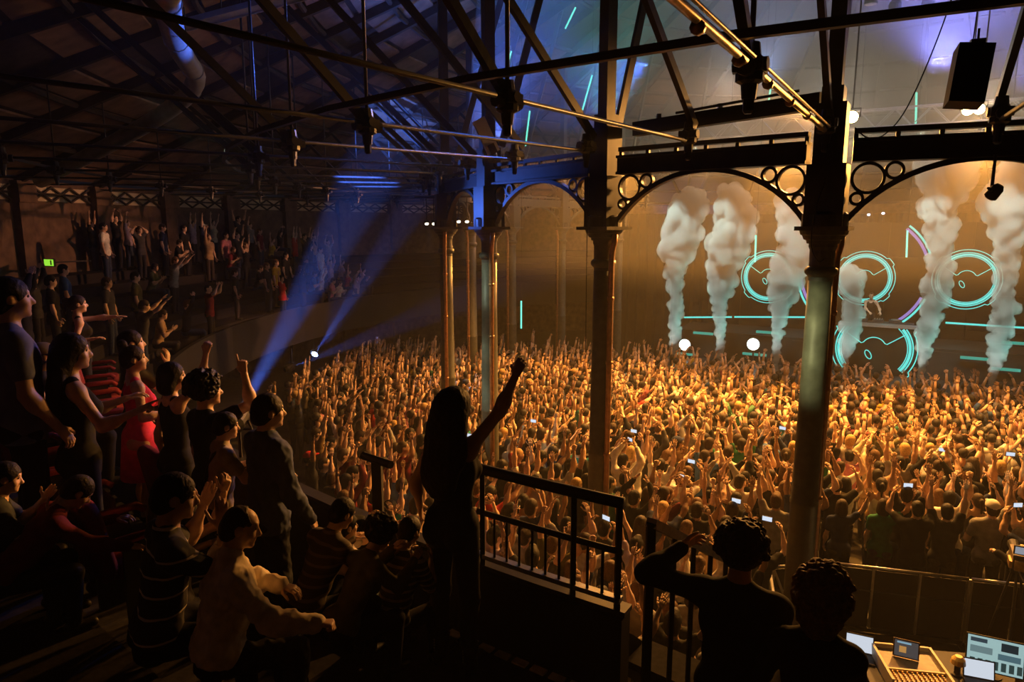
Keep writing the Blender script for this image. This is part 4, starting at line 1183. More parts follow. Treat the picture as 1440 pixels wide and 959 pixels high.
POSES = ['up'] * 5 + ['vee'] * 4 + ['bent'] * 5 + ['fist'] * 4 + ['point'] * 3 + ['fwd'] * 3 + ['clap'] * 4 + ['phone'] * 3 + ['watch'] * 3 + ['wup'] * 4 + ['wbent'] * 4 + ['wwave'] * 2 + ['cap'] * 2 + ['mix'] * 5 + ['hands']
def zone(x, y):
    qx, qy, qz = cam_px((x, y, 1.7))
    z = ('under blue beams' if qx < 470 else 'left of standing woman' if qx < 620 else 'behind raised-arm column' if qx < 720 else 'left of handrail column' if qx < 850 else
         'right of handrail column' if qx < 1000 else 'left of nearest column' if qx < 1140 else 'right of nearest column' if qx < 1300 else 'by camera operator')
    d = 'frontmost' if qz < 10.2 else 'rows in' if qz < 11.6 else 'near mid-floor' if qz < 13 else 'mid-floor' if qz < 15 else 'deep in'
    return d + ' ' + z
used = {}
TOPN = {'tee': 'T-shirt', 'polo': 'polo', 'long': 'pullover', 'tank': 'vest'}
VTOP = {k: TOPN.get(a.get('top', 'tee'), 'top') for k, w, a in VSPEC}
CW = ['black'] * 16 + ['charcoal'] * 9 + ['white'] * 6 + ['grey'] * 6 + ['navy'] * 6 + ['red', 'blue', 'green', 'pink', 'cream', 'cream', 'olive', 'maroon', 'teal', 'yellow', 'tan', 'lilac']
FLOOR_PEOPLE = []
for k, (d, x, y) in enumerate(spots[:N_IND]):
    for tries in range(40):
        v = rnd.choice(POSES); c = rnd.choice(CW)
        lab = 'person in %s %s, %s, %s' % (c, VTOP[v], VWORDS[v], zone(x, y))
        if lab not in used and len(lab.replace('-', ' ').split()) <= 17: break
    used[lab] = 1
    o = person(VAR[v], (x, y, 0), face_stage(x, y, rnd.uniform(-0.35, 0.35)), lab, 'crowd on the dance floor',
               {'skin': rnd.choice(SKINS), 'shirt': SHIRTC[c], 'trousers': rnd.choice([(0.02, 0.02, 0.025), (0.03, 0.045, 0.09), (0.08, 0.07, 0.06)]),
                'hair': HAIRC[rnd.choice(['black'] * 8 + ['dark brown'] * 6 + ['brown'] * 2 + ['fair'])], 'cap': SHIRTC[rnd.choice(['black', 'red', 'navy', 'white'])]},
               rnd.uniform(1.05, 1.18))
    FLOOR_PEOPLE.append((o, v, x, y))

# the rest, farther off and past counting: one mesh of lighter figures of the same build
def lite_arrays(a, skin, shirt, hairc, trouser):
    a = dict(a); hairs = a.pop('hair', 'short')
    J, body, hp, z0, s = figure(lite=True, **a)
    T = torso(J); sets = [(T[:3] + T[5:], shirt, 7), (pelvis(J)[:1] + leg_prims(J)[0:2] + leg_prims(J)[3:5], trouser, 5)]
    ar = []
    sl = 1.0 if a.get('top') == 'long' else 0.55
    for n in 'RL':
        q = arm_prims(J, n); ar += q[1:3]
        if a.get('top') != 'tank': sets.append(([q[0], rc(J['sh' + n], J['sh' + n] + (J['el' + n] - J['sh' + n]) * sl, 0.06, 0.052)], shirt, 6))
        else: ar.append(q[0])
    H, R = J['Hd'], J['Rh']
    sets.append((ar + [rc(J['C'](0, -0.02, 0.53), H(0, 0, 0.68), 0.055, 0.05), el(H(0, 0.035, 0.735), (0.068, 0.085, 0.1), R), rc(H(0, 0.1, 0.76), H(0, 0.128, 0.722), 0.008, 0.014)], skin, 6))
    hs = [el(H(0, -0.012, 0.785), (0.086, 0.105, 0.095), R)]
    if hairs in ('long', 'pony', 'bob'): hs.append(el(H(0, -0.06, 0.66), (0.085, 0.06, 0.14), R))
    sets.append((hs, hairc, 6))
    fing = []
    for q in hp: fing += q
    V_, F_, C_ = [], [], []; b = 0
    for P, col, n in sets:
        V, F = prim_tubes(P, n, 7, 5); V_.append(V); F_.append(F + b); b += len(V); C_.append(np.tile(np.array((*col, 1), np.float32), (len(V), 1)))
    V, F = prim_tubes(fing, 3); V_.append(V); F_.append(F + b); C_.append(np.tile(np.array((*skin, 1), np.float32), (len(V), 1)))
    V = (np.concatenate(V_) - np.array([0, 0, z0], np.float32)) * np.float32(s)
    return V, np.concatenate(F_), np.concatenate(C_)
LV = [a for k, w, a in VSPEC if not k.endswith('sit') and k not in ('sitclap',)]
lite_base = [lite_arrays(a, (1, 0, 0), (0, 1, 0), (0, 0, 1), (0, 0, 0)) for a in LV]
keys = [k for k, w, a in VSPEC if not k.endswith('sit') and k not in ('sitclap',)]
V_, F_, C_ = [], [], []; b = 0
for d, x, y in spots[N_IND:]:
    v = rnd.choice(POSES)
    V, F, Cc = lite_base[keys.index(v)]
    a = face_stage(x, y, rnd.uniform(-0.35, 0.35)); sc = rnd.uniform(1.05, 1.18)
    ca, sa = math.cos(a) * sc, math.sin(a) * sc
    W_ = np.stack([V[:, 0] * ca - V[:, 1] * sa + x, V[:, 0] * sa + V[:, 1] * ca + y, V[:, 2] * sc], -1).astype(np.float32)
    sk, sh, hr = np.array(rnd.choice(SKINS)), np.array(SHIRTC[rnd.choice(CW)]), np.array(HAIRC[rnd.choice(['black'] * 6 + ['dark brown'] * 4 + ['brown', 'fair'])])
    col = Cc[:, 0:1] * sk + Cc[:, 1:2] * sh + Cc[:, 2:3] * hr + (1 - Cc[:, 0:3].sum(1, keepdims=True)) * 0.02
    V_.append(W_); F_.append(F + b); C_.append(np.concatenate([col, np.ones((len(col), 1))], 1).astype(np.float32)); b += len(V)
m = bpy.data.materials.new('crowd_colours'); m.use_nodes = True
at = m.node_tree.nodes.new('ShaderNodeAttribute'); at.attribute_name = 'dye'
m.node_tree.links.new(at.outputs['Color'], m.node_tree.nodes['Principled BSDF'].inputs['Base Color'])
m.node_tree.nodes['Principled BSDF'].inputs['Roughness'].default_value = 0.7
me = np_mesh('crowd', [(np.concatenate(V_), np.concatenate(F_), 0)], [m])
ca_ = me.color_attributes.new('dye', 'FLOAT_COLOR', 'POINT')
ca_.data.foreach_set('color', np.concatenate(C_).ravel())
link('crowd', me, None, 'packed crowd with arms raised filling the far dance floor up to the stage', None, None, 'stuff')
print('CROWD', len(spots), 'stuff tris', len(me.polygons))
# ------------------------------------------------------------------ people on the far side of the balcony
FAR = [  # x, y, floor, stature, pose, shirt, where or what tells them apart
    (-13.44, 22.12, 5.00, 1.57, 'up', 'black', 'left of the standing knot'), (-12.21, 20.68, 4.70, 1.80, 'watch', 'white', 'in front of the standing knot'),
    (-12.86, 22.46, 5.00, 1.75, 'bent', 'black', 'amid the standing knot'), (-13.17, 23.68, 5.00, 1.62, 'fist', 'lilac', 'right end of the standing knot'),
    (-12.03, 22.30, 4.70, 1.70, 'hands', 'charcoal', 'alone just right of the standing knot'), (-7.00, 9.68, 4.05, 1.66, 'clap', 'black', 'at the left edge near the exit sign'),
    (-9.56, 13.62, 3.80, 1.66, 'clap', 'charcoal', 'below the exit sign'), (-8.89, 13.16, 3.80, 1.65, 'watch', 'black', 'just right below the exit sign'), (-9.93, 15.16, 3.80, 1.76, 'watch', 'blue', 'dimly lit right of the exit sign'),
    (-11.71, 23.97, 4.70, 1.25, 'sit', 'black', 'high in the dark gap of seats'), (-10.21, 20.61, 3.80, 1.70, 'fwd', 'grey', 'alone in the dark gap of seats'), (-12.34, 26.73, 5.00, 1.60, 'up', 'lilac', 'tall and dim against the back wall'),
    (-11.34, 25.38, 4.70, 1.80, 'cap', 'navy', 'near the back wall'), (-11.97, 27.72, 5.00, 1.67, 'wup', 'cream', 'by the back wall'), (-11.08, 25.15, 4.40, 1.73, 'fist', 'tan', 'in the back rows'),
    (-10.80, 26.05, 4.40, 1.78, 'watch', 'pink', 'in the back rows'), (-10.59, 25.83, 4.40, 1.25, 'sit', 'maroon', 'in the middle rows'), (-10.57, 26.68, 4.40, 1.77, 'mix', 'charcoal', 'in the back rows'),
    (-9.99, 25.82, 4.10, 1.71, 'wbent', 'black', 'in the middle rows'), (-11.18, 29.51, 5.00, 1.56, 'fist', 'grey', 'high against the back wall'), (-10.29, 28.20, 4.70, 1.63, 'watch', 'maroon', 'in the back rows'),
    (-10.06, 28.71, 4.70, 1.25, 'wsit', 'yellow', 'in the back rows'), (-8.50, 25.84, 3.80, 1.64, 'watch', 'black', 'in the middle rows'), (-9.07, 28.78, 4.40, 1.66, 'up', 'red', 'standing clear above the others'),
    (-8.80, 29.29, 4.40, 1.69, 'vee', 'black', 'standing beside the red shirt'), (-8.68, 29.51, 4.40, 1.25, 'sitclap', 'charcoal', 'beyond the red shirt'), (-7.93, 28.46, 3.80, 1.77, 'watch', 'white', 'near the blue haze'),
    (-8.02, 30.03, 4.10, 1.74, 'bent', 'grey', 'near the blue haze'), (-8.36, 23.37, 3.50, 1.69, 'watch', 'charcoal', 'in the front rows'), (-8.53, 24.80, 3.50, 1.72, 'watch', 'yellow', 'in the front rows'),
    (-7.57, 23.13, 3.20, 1.58, 'wwave', 'red', 'at the front rail'), (-7.62, 24.84, 3.20, 1.78, 'clap', 'navy', 'at the front rail'), (-7.59, 25.83, 3.50, 1.25, 'sit', 'blue', 'in the front rows'),
    (-7.39, 26.34, 3.50, 1.21, 'sitclap', 'white', 'in the front rows'), (-7.13, 26.91, 3.50, 1.62, 'bent', 'lilac', 'arms arched high in the blue haze'), (-6.73, 26.21, 3.20, 1.25, 'sit', 'pink', 'at the front rail'),
    (-6.72, 27.78, 3.50, 1.2, 'wsit', 'red', 'in the front rows'), (-6.39, 26.56, 3.20, 1.1, 'sit', 'cream', 'at the front rail'), (-6.35, 27.76, 3.20, 1.25, 'sitclap', 'tan', 'at the front rail'),
    (-6.28, 28.56, 3.50, 1.2, 'wsit', 'black', 'last before the dark end of the balcony'), (-9.04, 24.21, 3.80, 1.25, 'sit', 'black', 'in the middle rows'), (-8.07, 18.69, 3.20, 1.62, 'phone', 'maroon', 'alone at the rail near the balcony corner'),
    (-11.60, 24.45, 4.70, 1.74, 'watch', 'black', 'dim by the back wall'), (-11.83, 23.42, 4.70, 1.78, 'watch', 'navy', 'dim by the back wall'), (-11.17, 28.32, 5.00, 1.80, 'vee', 'charcoal', 'by the back wall'),
    (-10.21, 30.26, 5.00, 1.22, 'sitclap', 'black', 'by the back wall'), (-8.52, 29.78, 4.40, 1.68, 'mix', 'tan', 'in the back rows'), (-7.19, 28.69, 3.80, 1.24, 'wsit', 'lilac', 'in the blue haze'),
    (-9.11, 15.36, 3.50, 1.76, 'watch', 'charcoal', 'in shadow near the balcony corner'), (-8.71, 21.50, 3.50, 1.57, 'watch', 'black', 'in shadow near the rail'), (-10.55, 19.96, 4.10, 1.23, 'sit', 'olive', 'in the dark gap of seats'),
    (-9.33, 16.94, 3.50, 1.78, 'watch', 'olive', 'in shadow near the balcony corner'), (-7.53, 13.92, 3.20, 1.70, 'fwd', 'charcoal', 'leaning over the rail at the balcony corner'), (-8.33, 15.86, 3.20, 1.26, 'sit', 'tan', 'behind the one leaning over the rail'),
    (-8.54, 17.71, 3.20, 1.28, 'sitclap', 'black', 'at the rail of the balcony corner'),
]
rnd = random.Random(5)
for x, y, z, h, v, c, where in FAR:
    a = math.degrees(math.atan2(y - CY, x - CX)); a -= 360 if a > 0 else 0
    r = math.hypot(x - CX, y - CY)
    q = 18.9 if 'sit' in v else 18.66
    if r < q: x, y, r = CX + (x - CX) * q / r, CY + (y - CY) * q / r, q
    zz = tier_z(r, a)
    sit = 'sit' in v
    base = (1.34 if v != 'wsit' else 1.26) if sit else VH[v]
    lab = 'person in %s, %s, %s' % (c, VWORDS[v].replace('both arms straight up', 'both arms up'), where)
    person(VAR[v], (x, y, zz), face_stage(x, y, rnd.uniform(-0.3, 0.2)), lab, 'audience on the far balcony',
           {'skin': rnd.choice(SKINS[:4]), 'shirt': SHIRTC[c], 'trousers': rnd.choice([(0.02, 0.02, 0.025), (0.03, 0.045, 0.09), (0.05, 0.04, 0.04)]), 'hair': HAIRC[rnd.choice(['black', 'dark brown', 'brown'])], 'cap': (0.5, 0.5, 0.5)}, h / base)
# ------------------------------------------------------------------ people near the camera on the balcony, each built for their own pose
def wl(v, rz):
    c, s = math.cos(-rz), math.sin(-rz); return (v[0] * c - v[1] * s, v[0] * s + v[1] * c, v[2])
def stripe_mat(name, base, line, period, thin, axis='Z'):
    m = bpy.data.materials.new(name); m.use_nodes = True; nt = m.node_tree; b = nt.nodes['Principled BSDF']; b.inputs['Roughness'].default_value = 0.9
    tc = nt.nodes.new('ShaderNodeTexCoord'); sx = nt.nodes.new('ShaderNodeSeparateXYZ'); mo = nt.nodes.new('ShaderNodeMath'); mo.operation = 'PINGPONG'; mo.inputs[1].default_value = period
    lt = nt.nodes.new('ShaderNodeMath'); lt.operation = 'LESS_THAN'; lt.inputs[1].default_value = thin
    nt.links.new(tc.outputs['Object'], sx.inputs[0]); nt.links.new(sx.outputs[axis], mo.inputs[0]); nt.links.new(mo.outputs[0], lt.inputs[0])
    mx = nt.nodes.new('ShaderNodeMix'); mx.data_type = 'RGBA'; mx.inputs[6].default_value = (*base, 1); mx.inputs[7].default_value = (*line, 1)
    nt.links.new(lt.outputs[0], mx.inputs[0]); nt.links.new(mx.outputs[2], b.inputs['Base Color'])
    return m
M['stripe'] = stripe_mat('thin_striped_cloth', (0.03, 0.03, 0.035), (0.6, 0.56, 0.48), 0.055, 0.006)
M['stripe2'] = stripe_mat('striped_sleeve_cloth', (0.05, 0.045, 0.05), (0.40, 0.34, 0.25), 0.03, 0.010)
M['plaid'] = stripe_mat('dim_plaid_cloth', (0.05, 0.035, 0.025), (0.13, 0.09, 0.06), 0.035, 0.010)
NEAR = {}
def near(key, x, y, face, stature, label, cols, scale=1.0, z=None, top_z=None, R=None, L=None, res=0.012, hands='fine', shirt_mat=None, **kw):
    """face: world heading the person looks along; arm directions given in the world and turned into the body's frame"""
    rz = math.radians(face) - PI / 2
    def arm(a, sg):
        if isinstance(a, str): return A(a, sg)
        return (wl(a[0], rz), wl(a[1], rz), a[2], wl(a[3], rz))
    fg = figure(h=stature, R=arm(R or 'down', 1), L=arm(L or 'down', -1), res=res, hands=hands, **kw)
    me = make_meshes(fg, key)
    if shirt_mat:
        me['shirt'].materials.clear(); me['shirt'].materials.append(M[shirt_mat])
    J = fg['J']; ht = (np.array(J['Hd'](0, 0.015, 0.868)) - [0, 0, fg['z0']]) * J['s']      # top of the head in the body's frame
    bx, by = x, y
    for _ in range(3):
        a = math.degrees(math.atan2(by - CY, bx - CX)); a -= 360 if a > 0 else 0
        zz = tier_z(math.hypot(bx - CX, by - CY), a) if z is None else z
        if top_z is not None: scale = max(0.72, min(1.08, (top_z - zz) / ht[2]))
        ca, sa = math.cos(rz), math.sin(rz)
        bx, by = x - (ht[0] * ca - ht[1] * sa) * scale, y - (ht[0] * sa + ht[1] * ca) * scale
    x, y = bx, by
    o = person(me, (x, y, zz), rz, label, None, cols, scale)
    NEAR[key] = (o, fg); return o
DK = (0.010, 0.010, 0.012)
# the woman standing at the handrail, arm up
near('woman', -0.32, 3.79, 58, 1.74, 'person in black top and tight trousers standing at the handrail, right arm raised high',
     dict(skin=(0.42, 0.27, 0.19), shirt=DK, trousers=(0.012, 0.012, 0.014), hair=(0.010, 0.008, 0.007)), sex='f', top='tank', bottom='skinny', hair='biglong', res=0.009, build=0.98,
     R=((0.62, 0.25, 0.72), (0.40, 0.28, 0.87), 'grip', (0.3, 0.9, 0.2)), L=((-0.42, 0.1, -0.9), (0.02, 0.45, -0.9), 'relax', (1, 0, 0)), head=(-4, 2, 3), side=2, top_z=5.49, seed=4)
# two curly heads by the stair
near('curl', 1.07, 2.97, 62, 1.70, 'person with arm crooked up, dark curly head against the crowd, sitting by the stair rail',
     dict(skin=(0.45, 0.28, 0.19), shirt=DK, trousers=DK, hair=(0.035, 0.017, 0.010)), 1.0, legs='sit', top='long', hair='curly', res=0.011, lean=4,
     L=((-0.80, 0.30, 0.12), (0.70, 0.35, 0.30), 'relax', (0.3, -0.8, -0.3)), R=((0.25, 0.3, -0.9), (0.2, 0.9, -0.2), 'relax', (0, 0, -1)), build=1.08, top_z=5.02, seed=3)
near('lowcurl', 1.33, 2.70, 60, 1.62, 'person with lit curly hair sitting lowest by the sound desk',
     dict(skin=(0.45, 0.28, 0.19), shirt=DK, trousers=DK, hair=(0.16, 0.08, 0.035)), 1.0, legs='sit', sex='f', top='long', hair='curly_long', res=0.011, lean=14,
     R=((0.4, 0.5, -0.8), (0.1, 0.9, 0.0), 'relax', (0, 0, -1)), L=((-0.2, 0.4, -0.85), (0.4, 0.8, 0.0), 'relax', (0, 0, -1)), top_z=4.95, seed=9)
# men sitting and standing in the near rows
near('pale', -1.17, 2.83, 32, 1.76, 'person in a pale cream shirt sitting with right forearm resting forward on the knee',
     dict(skin=(0.50, 0.33, 0.23), shirt=(0.70, 0.60, 0.46), trousers=(0.02, 0.02, 0.025), hair=(0.03, 0.02, 0.014)), 1.0, legs='sit', top='jacket', hair='receding', res=0.009, fold=0.010, lean=12, build=1.16,
     R=((0.60, -0.02, -0.80), (0.96, 0.16, -0.10), 'fist', (0, 0, -1)), L=((0.25, 0.55, -0.80), (0.75, -0.25, -0.05), 'relax', (0, 0, -1)), head=(-14, -4, 0), top_z=5.19, seed=6)
near('stripes', -1.49, 2.90, 36, 1.72, 'person in dark tee with thin pale stripes sitting and clapping hands at the chin',
     dict(skin=(0.52, 0.33, 0.22), shirt=(0.03, 0.03, 0.03), trousers=DK, hair=(0.015, 0.011, 0.009)), 1.0, legs='sit', top='tee', hair='short', res=0.010, fold=0.004, lean=10,
     R=((0.62, 0.35, -0.55), (-0.12, 0.35, 0.95), 'flat', (-0.5, 0.8, 0)), L=((0.1, 0.75, -0.5), (0.45, -0.1, 0.9), 'flat', (0.3, -0.9, 0)), head=(-12, 0, 0), shirt_mat='stripe', top_z=5.31, seed=7)
near('longhair', -1.83, 3.45, 44, 1.66, 'person with long brown hair sitting behind the striped tee, one hand cupped up',
     dict(skin=(0.50, 0.32, 0.22), shirt=(0.02, 0.018, 0.02), trousers=DK, hair=(0.07, 0.035, 0.018)), 1.0, legs='sit', sex='f', top='tank', hair='long', res=0.012,
     R=((0.72, 0.45, 0.30), (0.22, 0.2, 0.95), 'cup', (-0.6, 0.6, 0)), L=((0.1, 0.5, -0.85), (0.6, 0.5, 0.1), 'relax', (0, 0, -1)), top_z=5.02, seed=8)
near('strap', -1.86, 4.32, 34, 1.60, 'person in a grey-cream top with dark shoulder strap, hand at the mouth, face lit orange',
     dict(skin=(0.55, 0.36, 0.25), shirt=(0.34, 0.29, 0.22), trousers=(0.02, 0.02, 0.03), hair=(0.012, 0.010, 0.010)), 1.0, top='tee', hair='short', res=0.010, fold=0.004, lean=8,
     R=((0.4, 0.3, -0.8), (0.45, 0.2, 0.85), 'fist', (-0.5, 0.5, 0)), L=((0.1, 0.35, -0.9), (0.7, 0.5, 0.2), 'relax', (0, 0, -1)), head=(-6, 0, 0), top_z=5.2, seed=12)
near('blueshirt', -1.53, 4.17, 46, 1.70, 'person in a dark blue collared shirt standing with back turned, watching the floor',
     dict(skin=(0.50, 0.33, 0.24), shirt=(0.06, 0.075, 0.12), trousers=(0.02, 0.022, 0.03), hair=(0.012, 0.010, 0.010)), 1.0, top='jacket', hair='short', res=0.010, fold=0.007, lean=3, build=1.02,
     R=((0.25, -0.1, -0.95), (0.35, 0.35, -0.85), 'relax', (-1, 0, 0)), L=((-0.1, 0.4, -0.9), (0.3, 0.8, -0.3), 'relax', (0, 0, -1)), head=(-10, 0, 0), top_z=5.36, seed=13)
near('child', -1.02, 3.95, 40, 1.60, 'small person in a pale tee and dark cap holding both hands up together',
     dict(skin=(0.50, 0.33, 0.24), shirt=(0.55, 0.48, 0.42), trousers=(0.03, 0.05, 0.06), hair=DK, cap=(0.02, 0.02, 0.025)), 1.0, legs='sit', top='tee', hair='cap', res=0.011, fold=0.003, sleeve=0.7,
     R=((0.72, -0.1, -0.30), (0.12, 0.12, 1), 'cup', (-1, 0.3, 0)), L=((0.55, 0.5, -0.1), (0.35, -0.1, 0.9), 'cup', (0.6, -0.6, 0)), top_z=4.58, seed=14)
near('plaid', -0.95, 3.74, 50, 1.72, 'person in a dim plaid shirt sitting low behind the parapet', dict(skin=(0.48, 0.31, 0.22), shirt=(0.08, 0.06, 0.05), trousers=DK, hair=(0.012, 0.01, 0.01)), 1.0, legs='sit', top='long', hair='short', lean=30,
     R=((0.5, 0.3, -0.8), (0.6, 0.6, 0.2), 'relax', (0, 0, -1)), L=((0.2, 0.5, -0.8), (0.5, 0.7, 0.2), 'relax', (0, 0, -1)), shirt_mat='plaid', top_z=4.71, seed=15)
near('wavy', -0.70, 3.56, 48, 1.64, 'person with dark wavy hair hunched forward behind the parapet', dict(skin=(0.50, 0.33, 0.23), shirt=(0.10, 0.085, 0.06), trousers=DK, hair=(0.03, 0.018, 0.012)), 1.0, legs='sit', sex='f', top='long', hair='curly', lean=32, res=0.012,
     R=((0.5, 0.4, -0.7), (0.4, 0.5, 0.6), 'relax', (-0.5, 0, -1)), L=((0.3, 0.6, -0.6), (0.6, 0.3, 0.5), 'relax', (0, 0, -1)), top_z=4.73, seed=16)
near('sleeves', -0.6, 3.88, 60, 1.70, 'person in striped sleeves sitting just left of the standing woman, forearm upright', dict(skin=(0.52, 0.34, 0.23), shirt=(0.1, 0.1, 0.1), trousers=DK, hair=(0.02, 0.014, 0.01)), 1.0, legs='sit', top='tee', hair='short', lean=22, sleeve=0.85,
     R=((0.25, 0.35, -0.8), (0.05, 0.1, 1), 'relax', (-1, 0, 0)), L=((-0.1, 0.6, -0.7), (0.4, 0.7, 0.3), 'relax', (0, 0, -1)), shirt_mat='stripe2', top_z=4.66, seed=17)
# farther along the near rows, lit from the floor
near('pointer', -2.88, 4.40, 44, 1.66, 'person in a black sleeveless top with long dark hair pointing forward with bare arms', dict(skin=(0.60, 0.40, 0.28), shirt=DK, trousers=DK, hair=(0.014, 0.010, 0.008)), sex='f', top='tank', hair='long', bottom='skinny',
     R=((0.40, 0.15, -0.85), (0.86, 0.25, 0.38), 'point', (0, 0.4, -0.9)), L=((0.25, 0.5, -0.8), (0.8, 0.35, 0.3), 'relax', (0, 0, -1)), head=(-8, -3, 0), top_z=5.71, seed=18)
near('pink', -3.23, 5.71, 40, 1.65, 'person in a hot pink dress watching with folded forearms', dict(skin=(0.60, 0.40, 0.28), shirt=(0.75, 0.05, 0.16), trousers=DK, hair=(0.02, 0.012, 0.009)), sex='f', top='dress', hair='bun',
     R=((0.15, -0.15, -1), (0.65, 0.5, 0.1), 'relax', (0, 0, -1)), L=((0.1, 0.3, -0.9), (0.5, -0.1, 0.15), 'relax', (0, 0, -1)), head=(-6, 2, 0), top_z=5.4, seed=19)
near('behindpink', -3.47, 6.12, 38, 1.72, 'person in a dark top behind the hot pink dress, hand beside the face', dict(skin=(0.58, 0.38, 0.26), shirt=(0.05, 0.045, 0.03), trousers=DK, hair=(0.02, 0.013, 0.01)), top='tee', hair='short',
     R=((0.55, 0.4, -0.6), (0.15, 0.1, 1), 'relax', (-1, 0, 0)), head=(-4, 3, 0), top_z=5.47, seed=20)
near('reach', -5.91, 9.25, 35, 1.72, 'person in a black vest with one arm stretched straight out over the rows', dict(skin=(0.58, 0.38, 0.26), shirt=(0.02, 0.018, 0.018), trousers=DK, hair=(0.02, 0.013, 0.01)), sex='f', top='tank', hair='pony', res=0.015, hands='low',
     L=((0.92, 0.30, 0.10), (0.97, 0.1, 0.06), 'open', (0, 0, -1)), R=((-0.12, -0.3, -0.95), (0.8, 0.3, 0.15), 'relax', (0, 0, -1)), top_z=5.48, seed=21)
near('armup', -2.62, 5.14, 48, 1.64, 'person in a black top seen from behind with a thin bare arm raised straight up', dict(skin=(0.58, 0.38, 0.26), shirt=DK, trousers=DK, hair=(0.012, 0.01, 0.009)), sex='f', top='tank', hair='bob', bottom='skinny',
     R=((0.55, 0.25, 0.62), (0.20, 0.1, 1), 'fist', (0, 1, 0)), L=((-0.25, -0.1, -1), (0.1, 0.0, -1), 'relax', (1, 0, 0)), head=(-16, 0, 0), top_z=5.37, seed=22)
near('fingerup', -2.17, 4.72, 48, 1.62, 'person with dark round hair and one long arm up, first finger pointing', dict(skin=(0.58, 0.38, 0.26), shirt=DK, trousers=DK, hair=(0.010, 0.009, 0.009)), top='tee', hair='curly', res=0.012,
     R=((0.80, 0.3, 0.42), (-0.22, 0.15, 1), 'point', (0, 1, 0)), head=(-12, 0, 0), top_z=5.36, seed=23)
near('edgeclap', -2.79, 3.62, 38, 1.66, 'person at the left edge of the rows sitting and clapping', dict(skin=(0.55, 0.36, 0.25), shirt=(0.04, 0.045, 0.05), trousers=(0.05, 0.06, 0.07), hair=(0.012, 0.01, 0.009)), 1.0, legs='sit', top='tee', hair='short', lean=14,
     R=((0.5, 0.2, -0.8), (0.5, 0.3, 0.7), 'flat', (-0.5, 0.8, 0)), L=((0.3, 0.5, -0.7), (0.6, 0, 0.65), 'flat', (0.3, -0.9, 0)), head=(-10, 0, 0), top_z=5.11, seed=24)
near('redlean', -2.42, 3.72, 40, 1.66, 'person in a dark red top bending forward over the seat in front', dict(skin=(0.50, 0.32, 0.22), shirt=(0.12, 0.012, 0.016), trousers=DK, hair=(0.012, 0.01, 0.009)), 1.0, legs='sit', top='long', hair='short', lean=44,
     R=((0.6, 0.3, -0.6), (0.8, 0.3, -0.2), 'relax', (0, 0, -1)), L=((0.4, 0.5, -0.6), (0.7, 0.2, 0.1), 'relax', (0, 0, -1)), top_z=4.98, seed=25)
near('bluesleeve', -3.16, 4.28, 42, 1.76, 'person in a faded blue short-sleeved shirt standing at the left edge with hanging arms', dict(skin=(0.50, 0.33, 0.24), shirt=(0.13, 0.15, 0.26), trousers=DK, hair=DK), top='tee', hair='short',
     R=((0.2, -0.15, -1), (0.4, 0.3, -0.8), 'relax', (-1, 0, 0)), L=((0, 0.3, -1), (0.4, 0.3, -0.8), 'relax', (0, 0, -1)), top_z=6.13, seed=26)
near('capcoat', -4.27, 6.12, 40, 1.70, 'person in a cap and pale-trimmed jacket sitting in shadow', dict(skin=(0.45, 0.3, 0.22), shirt=(0.12, 0.115, 0.095), trousers=DK, hair=DK, cap=(0.2, 0.17, 0.15)), 1.0, legs='sit', top='jacket', hair='cap', res=0.015, hands='low', top_z=5.35, seed=27)
# details on the near figures
o, fg = NEAR['strap']; J = fg['J']; s = J['s']; z0 = fg['z0']
def loc(p): return (np.array(p) - np.array([0, 0, z0])) * s
pts = [loc(J['C'](0.115, -0.01 + 0.0, 0.585)), loc(J['C'](0.07, -0.10, 0.50)), loc(J['C'](0.0, -0.135, 0.36)), loc(J['C'](-0.08, -0.125, 0.2)), loc(J['C'](-0.15, -0.07, 0.05))]
MB().tube(pts, 0.014, 6).obj('bag_strap', M['black'], o)
o, fg = NEAR['stripes']; J = fg['J']; s = J['s']; z0 = fg['z0']
w, e = np.array(J['wrR']), np.array(J['elR']); d = (e - w) / np.linalg.norm(e - w); c = w + d * 0.03
u = nrm(np.cross(d, (0, 0, 1))); v = np.cross(d, u)
MB().tube([loc(c + 0.034 * (u * math.cos(a) + v * math.sin(a))) for a in np.linspace(0, 2 * PI, 16)[:-1]], 0.006, 5, closed=True).obj('wristband', M['black'], o)
o, fg = NEAR['woman']; J = fg['J']; s = J['s']; z0 = fg['z0']
for n in 'RL':
    a, k = np.array(J['an' + n]), np.array(J['kn' + n])
    mb = MB().tube([loc(a + [0, 0, -0.05]), loc(a + (k - a) * 0.1), loc(a + (k - a) * 0.24)], [0.056, 0.054, 0.062], 14)
    mb.box(loc(a + [0, -0.045, -0.06]), (0.05, 0.05, 0.05))
    b = mb.obj('ankle_boot', M['shoe'], o, True)
    st = MB()
    for q in range(5): st.sphere(loc(a + (k - a) * (0.02 + 0.045 * q) + [0.0, -0.062, 0]), 0.006, 6, 4)
    st.obj('stud_row', M['alu'], b)
# a performer behind the turntables
near('performer', 13.42, 25.42, -121, 1.78, 'person in a black vest bent over the turntables on the stage booth', dict(skin=(0.60, 0.42, 0.32), shirt=(0.02, 0.02, 0.022), trousers=DK, hair=(0.03, 0.02, 0.015)), z=2.2, top='tank', hair='buzz', res=0.018, hands='low', lean=10,
     R=((-0.3, -0.6, -0.7), (0.1, -0.85, -0.4), 'relax', (0, 0, -1)), L=((0.1, -0.65, -0.7), (-0.3, -0.8, -0.4), 'relax', (0, 0, -1)))
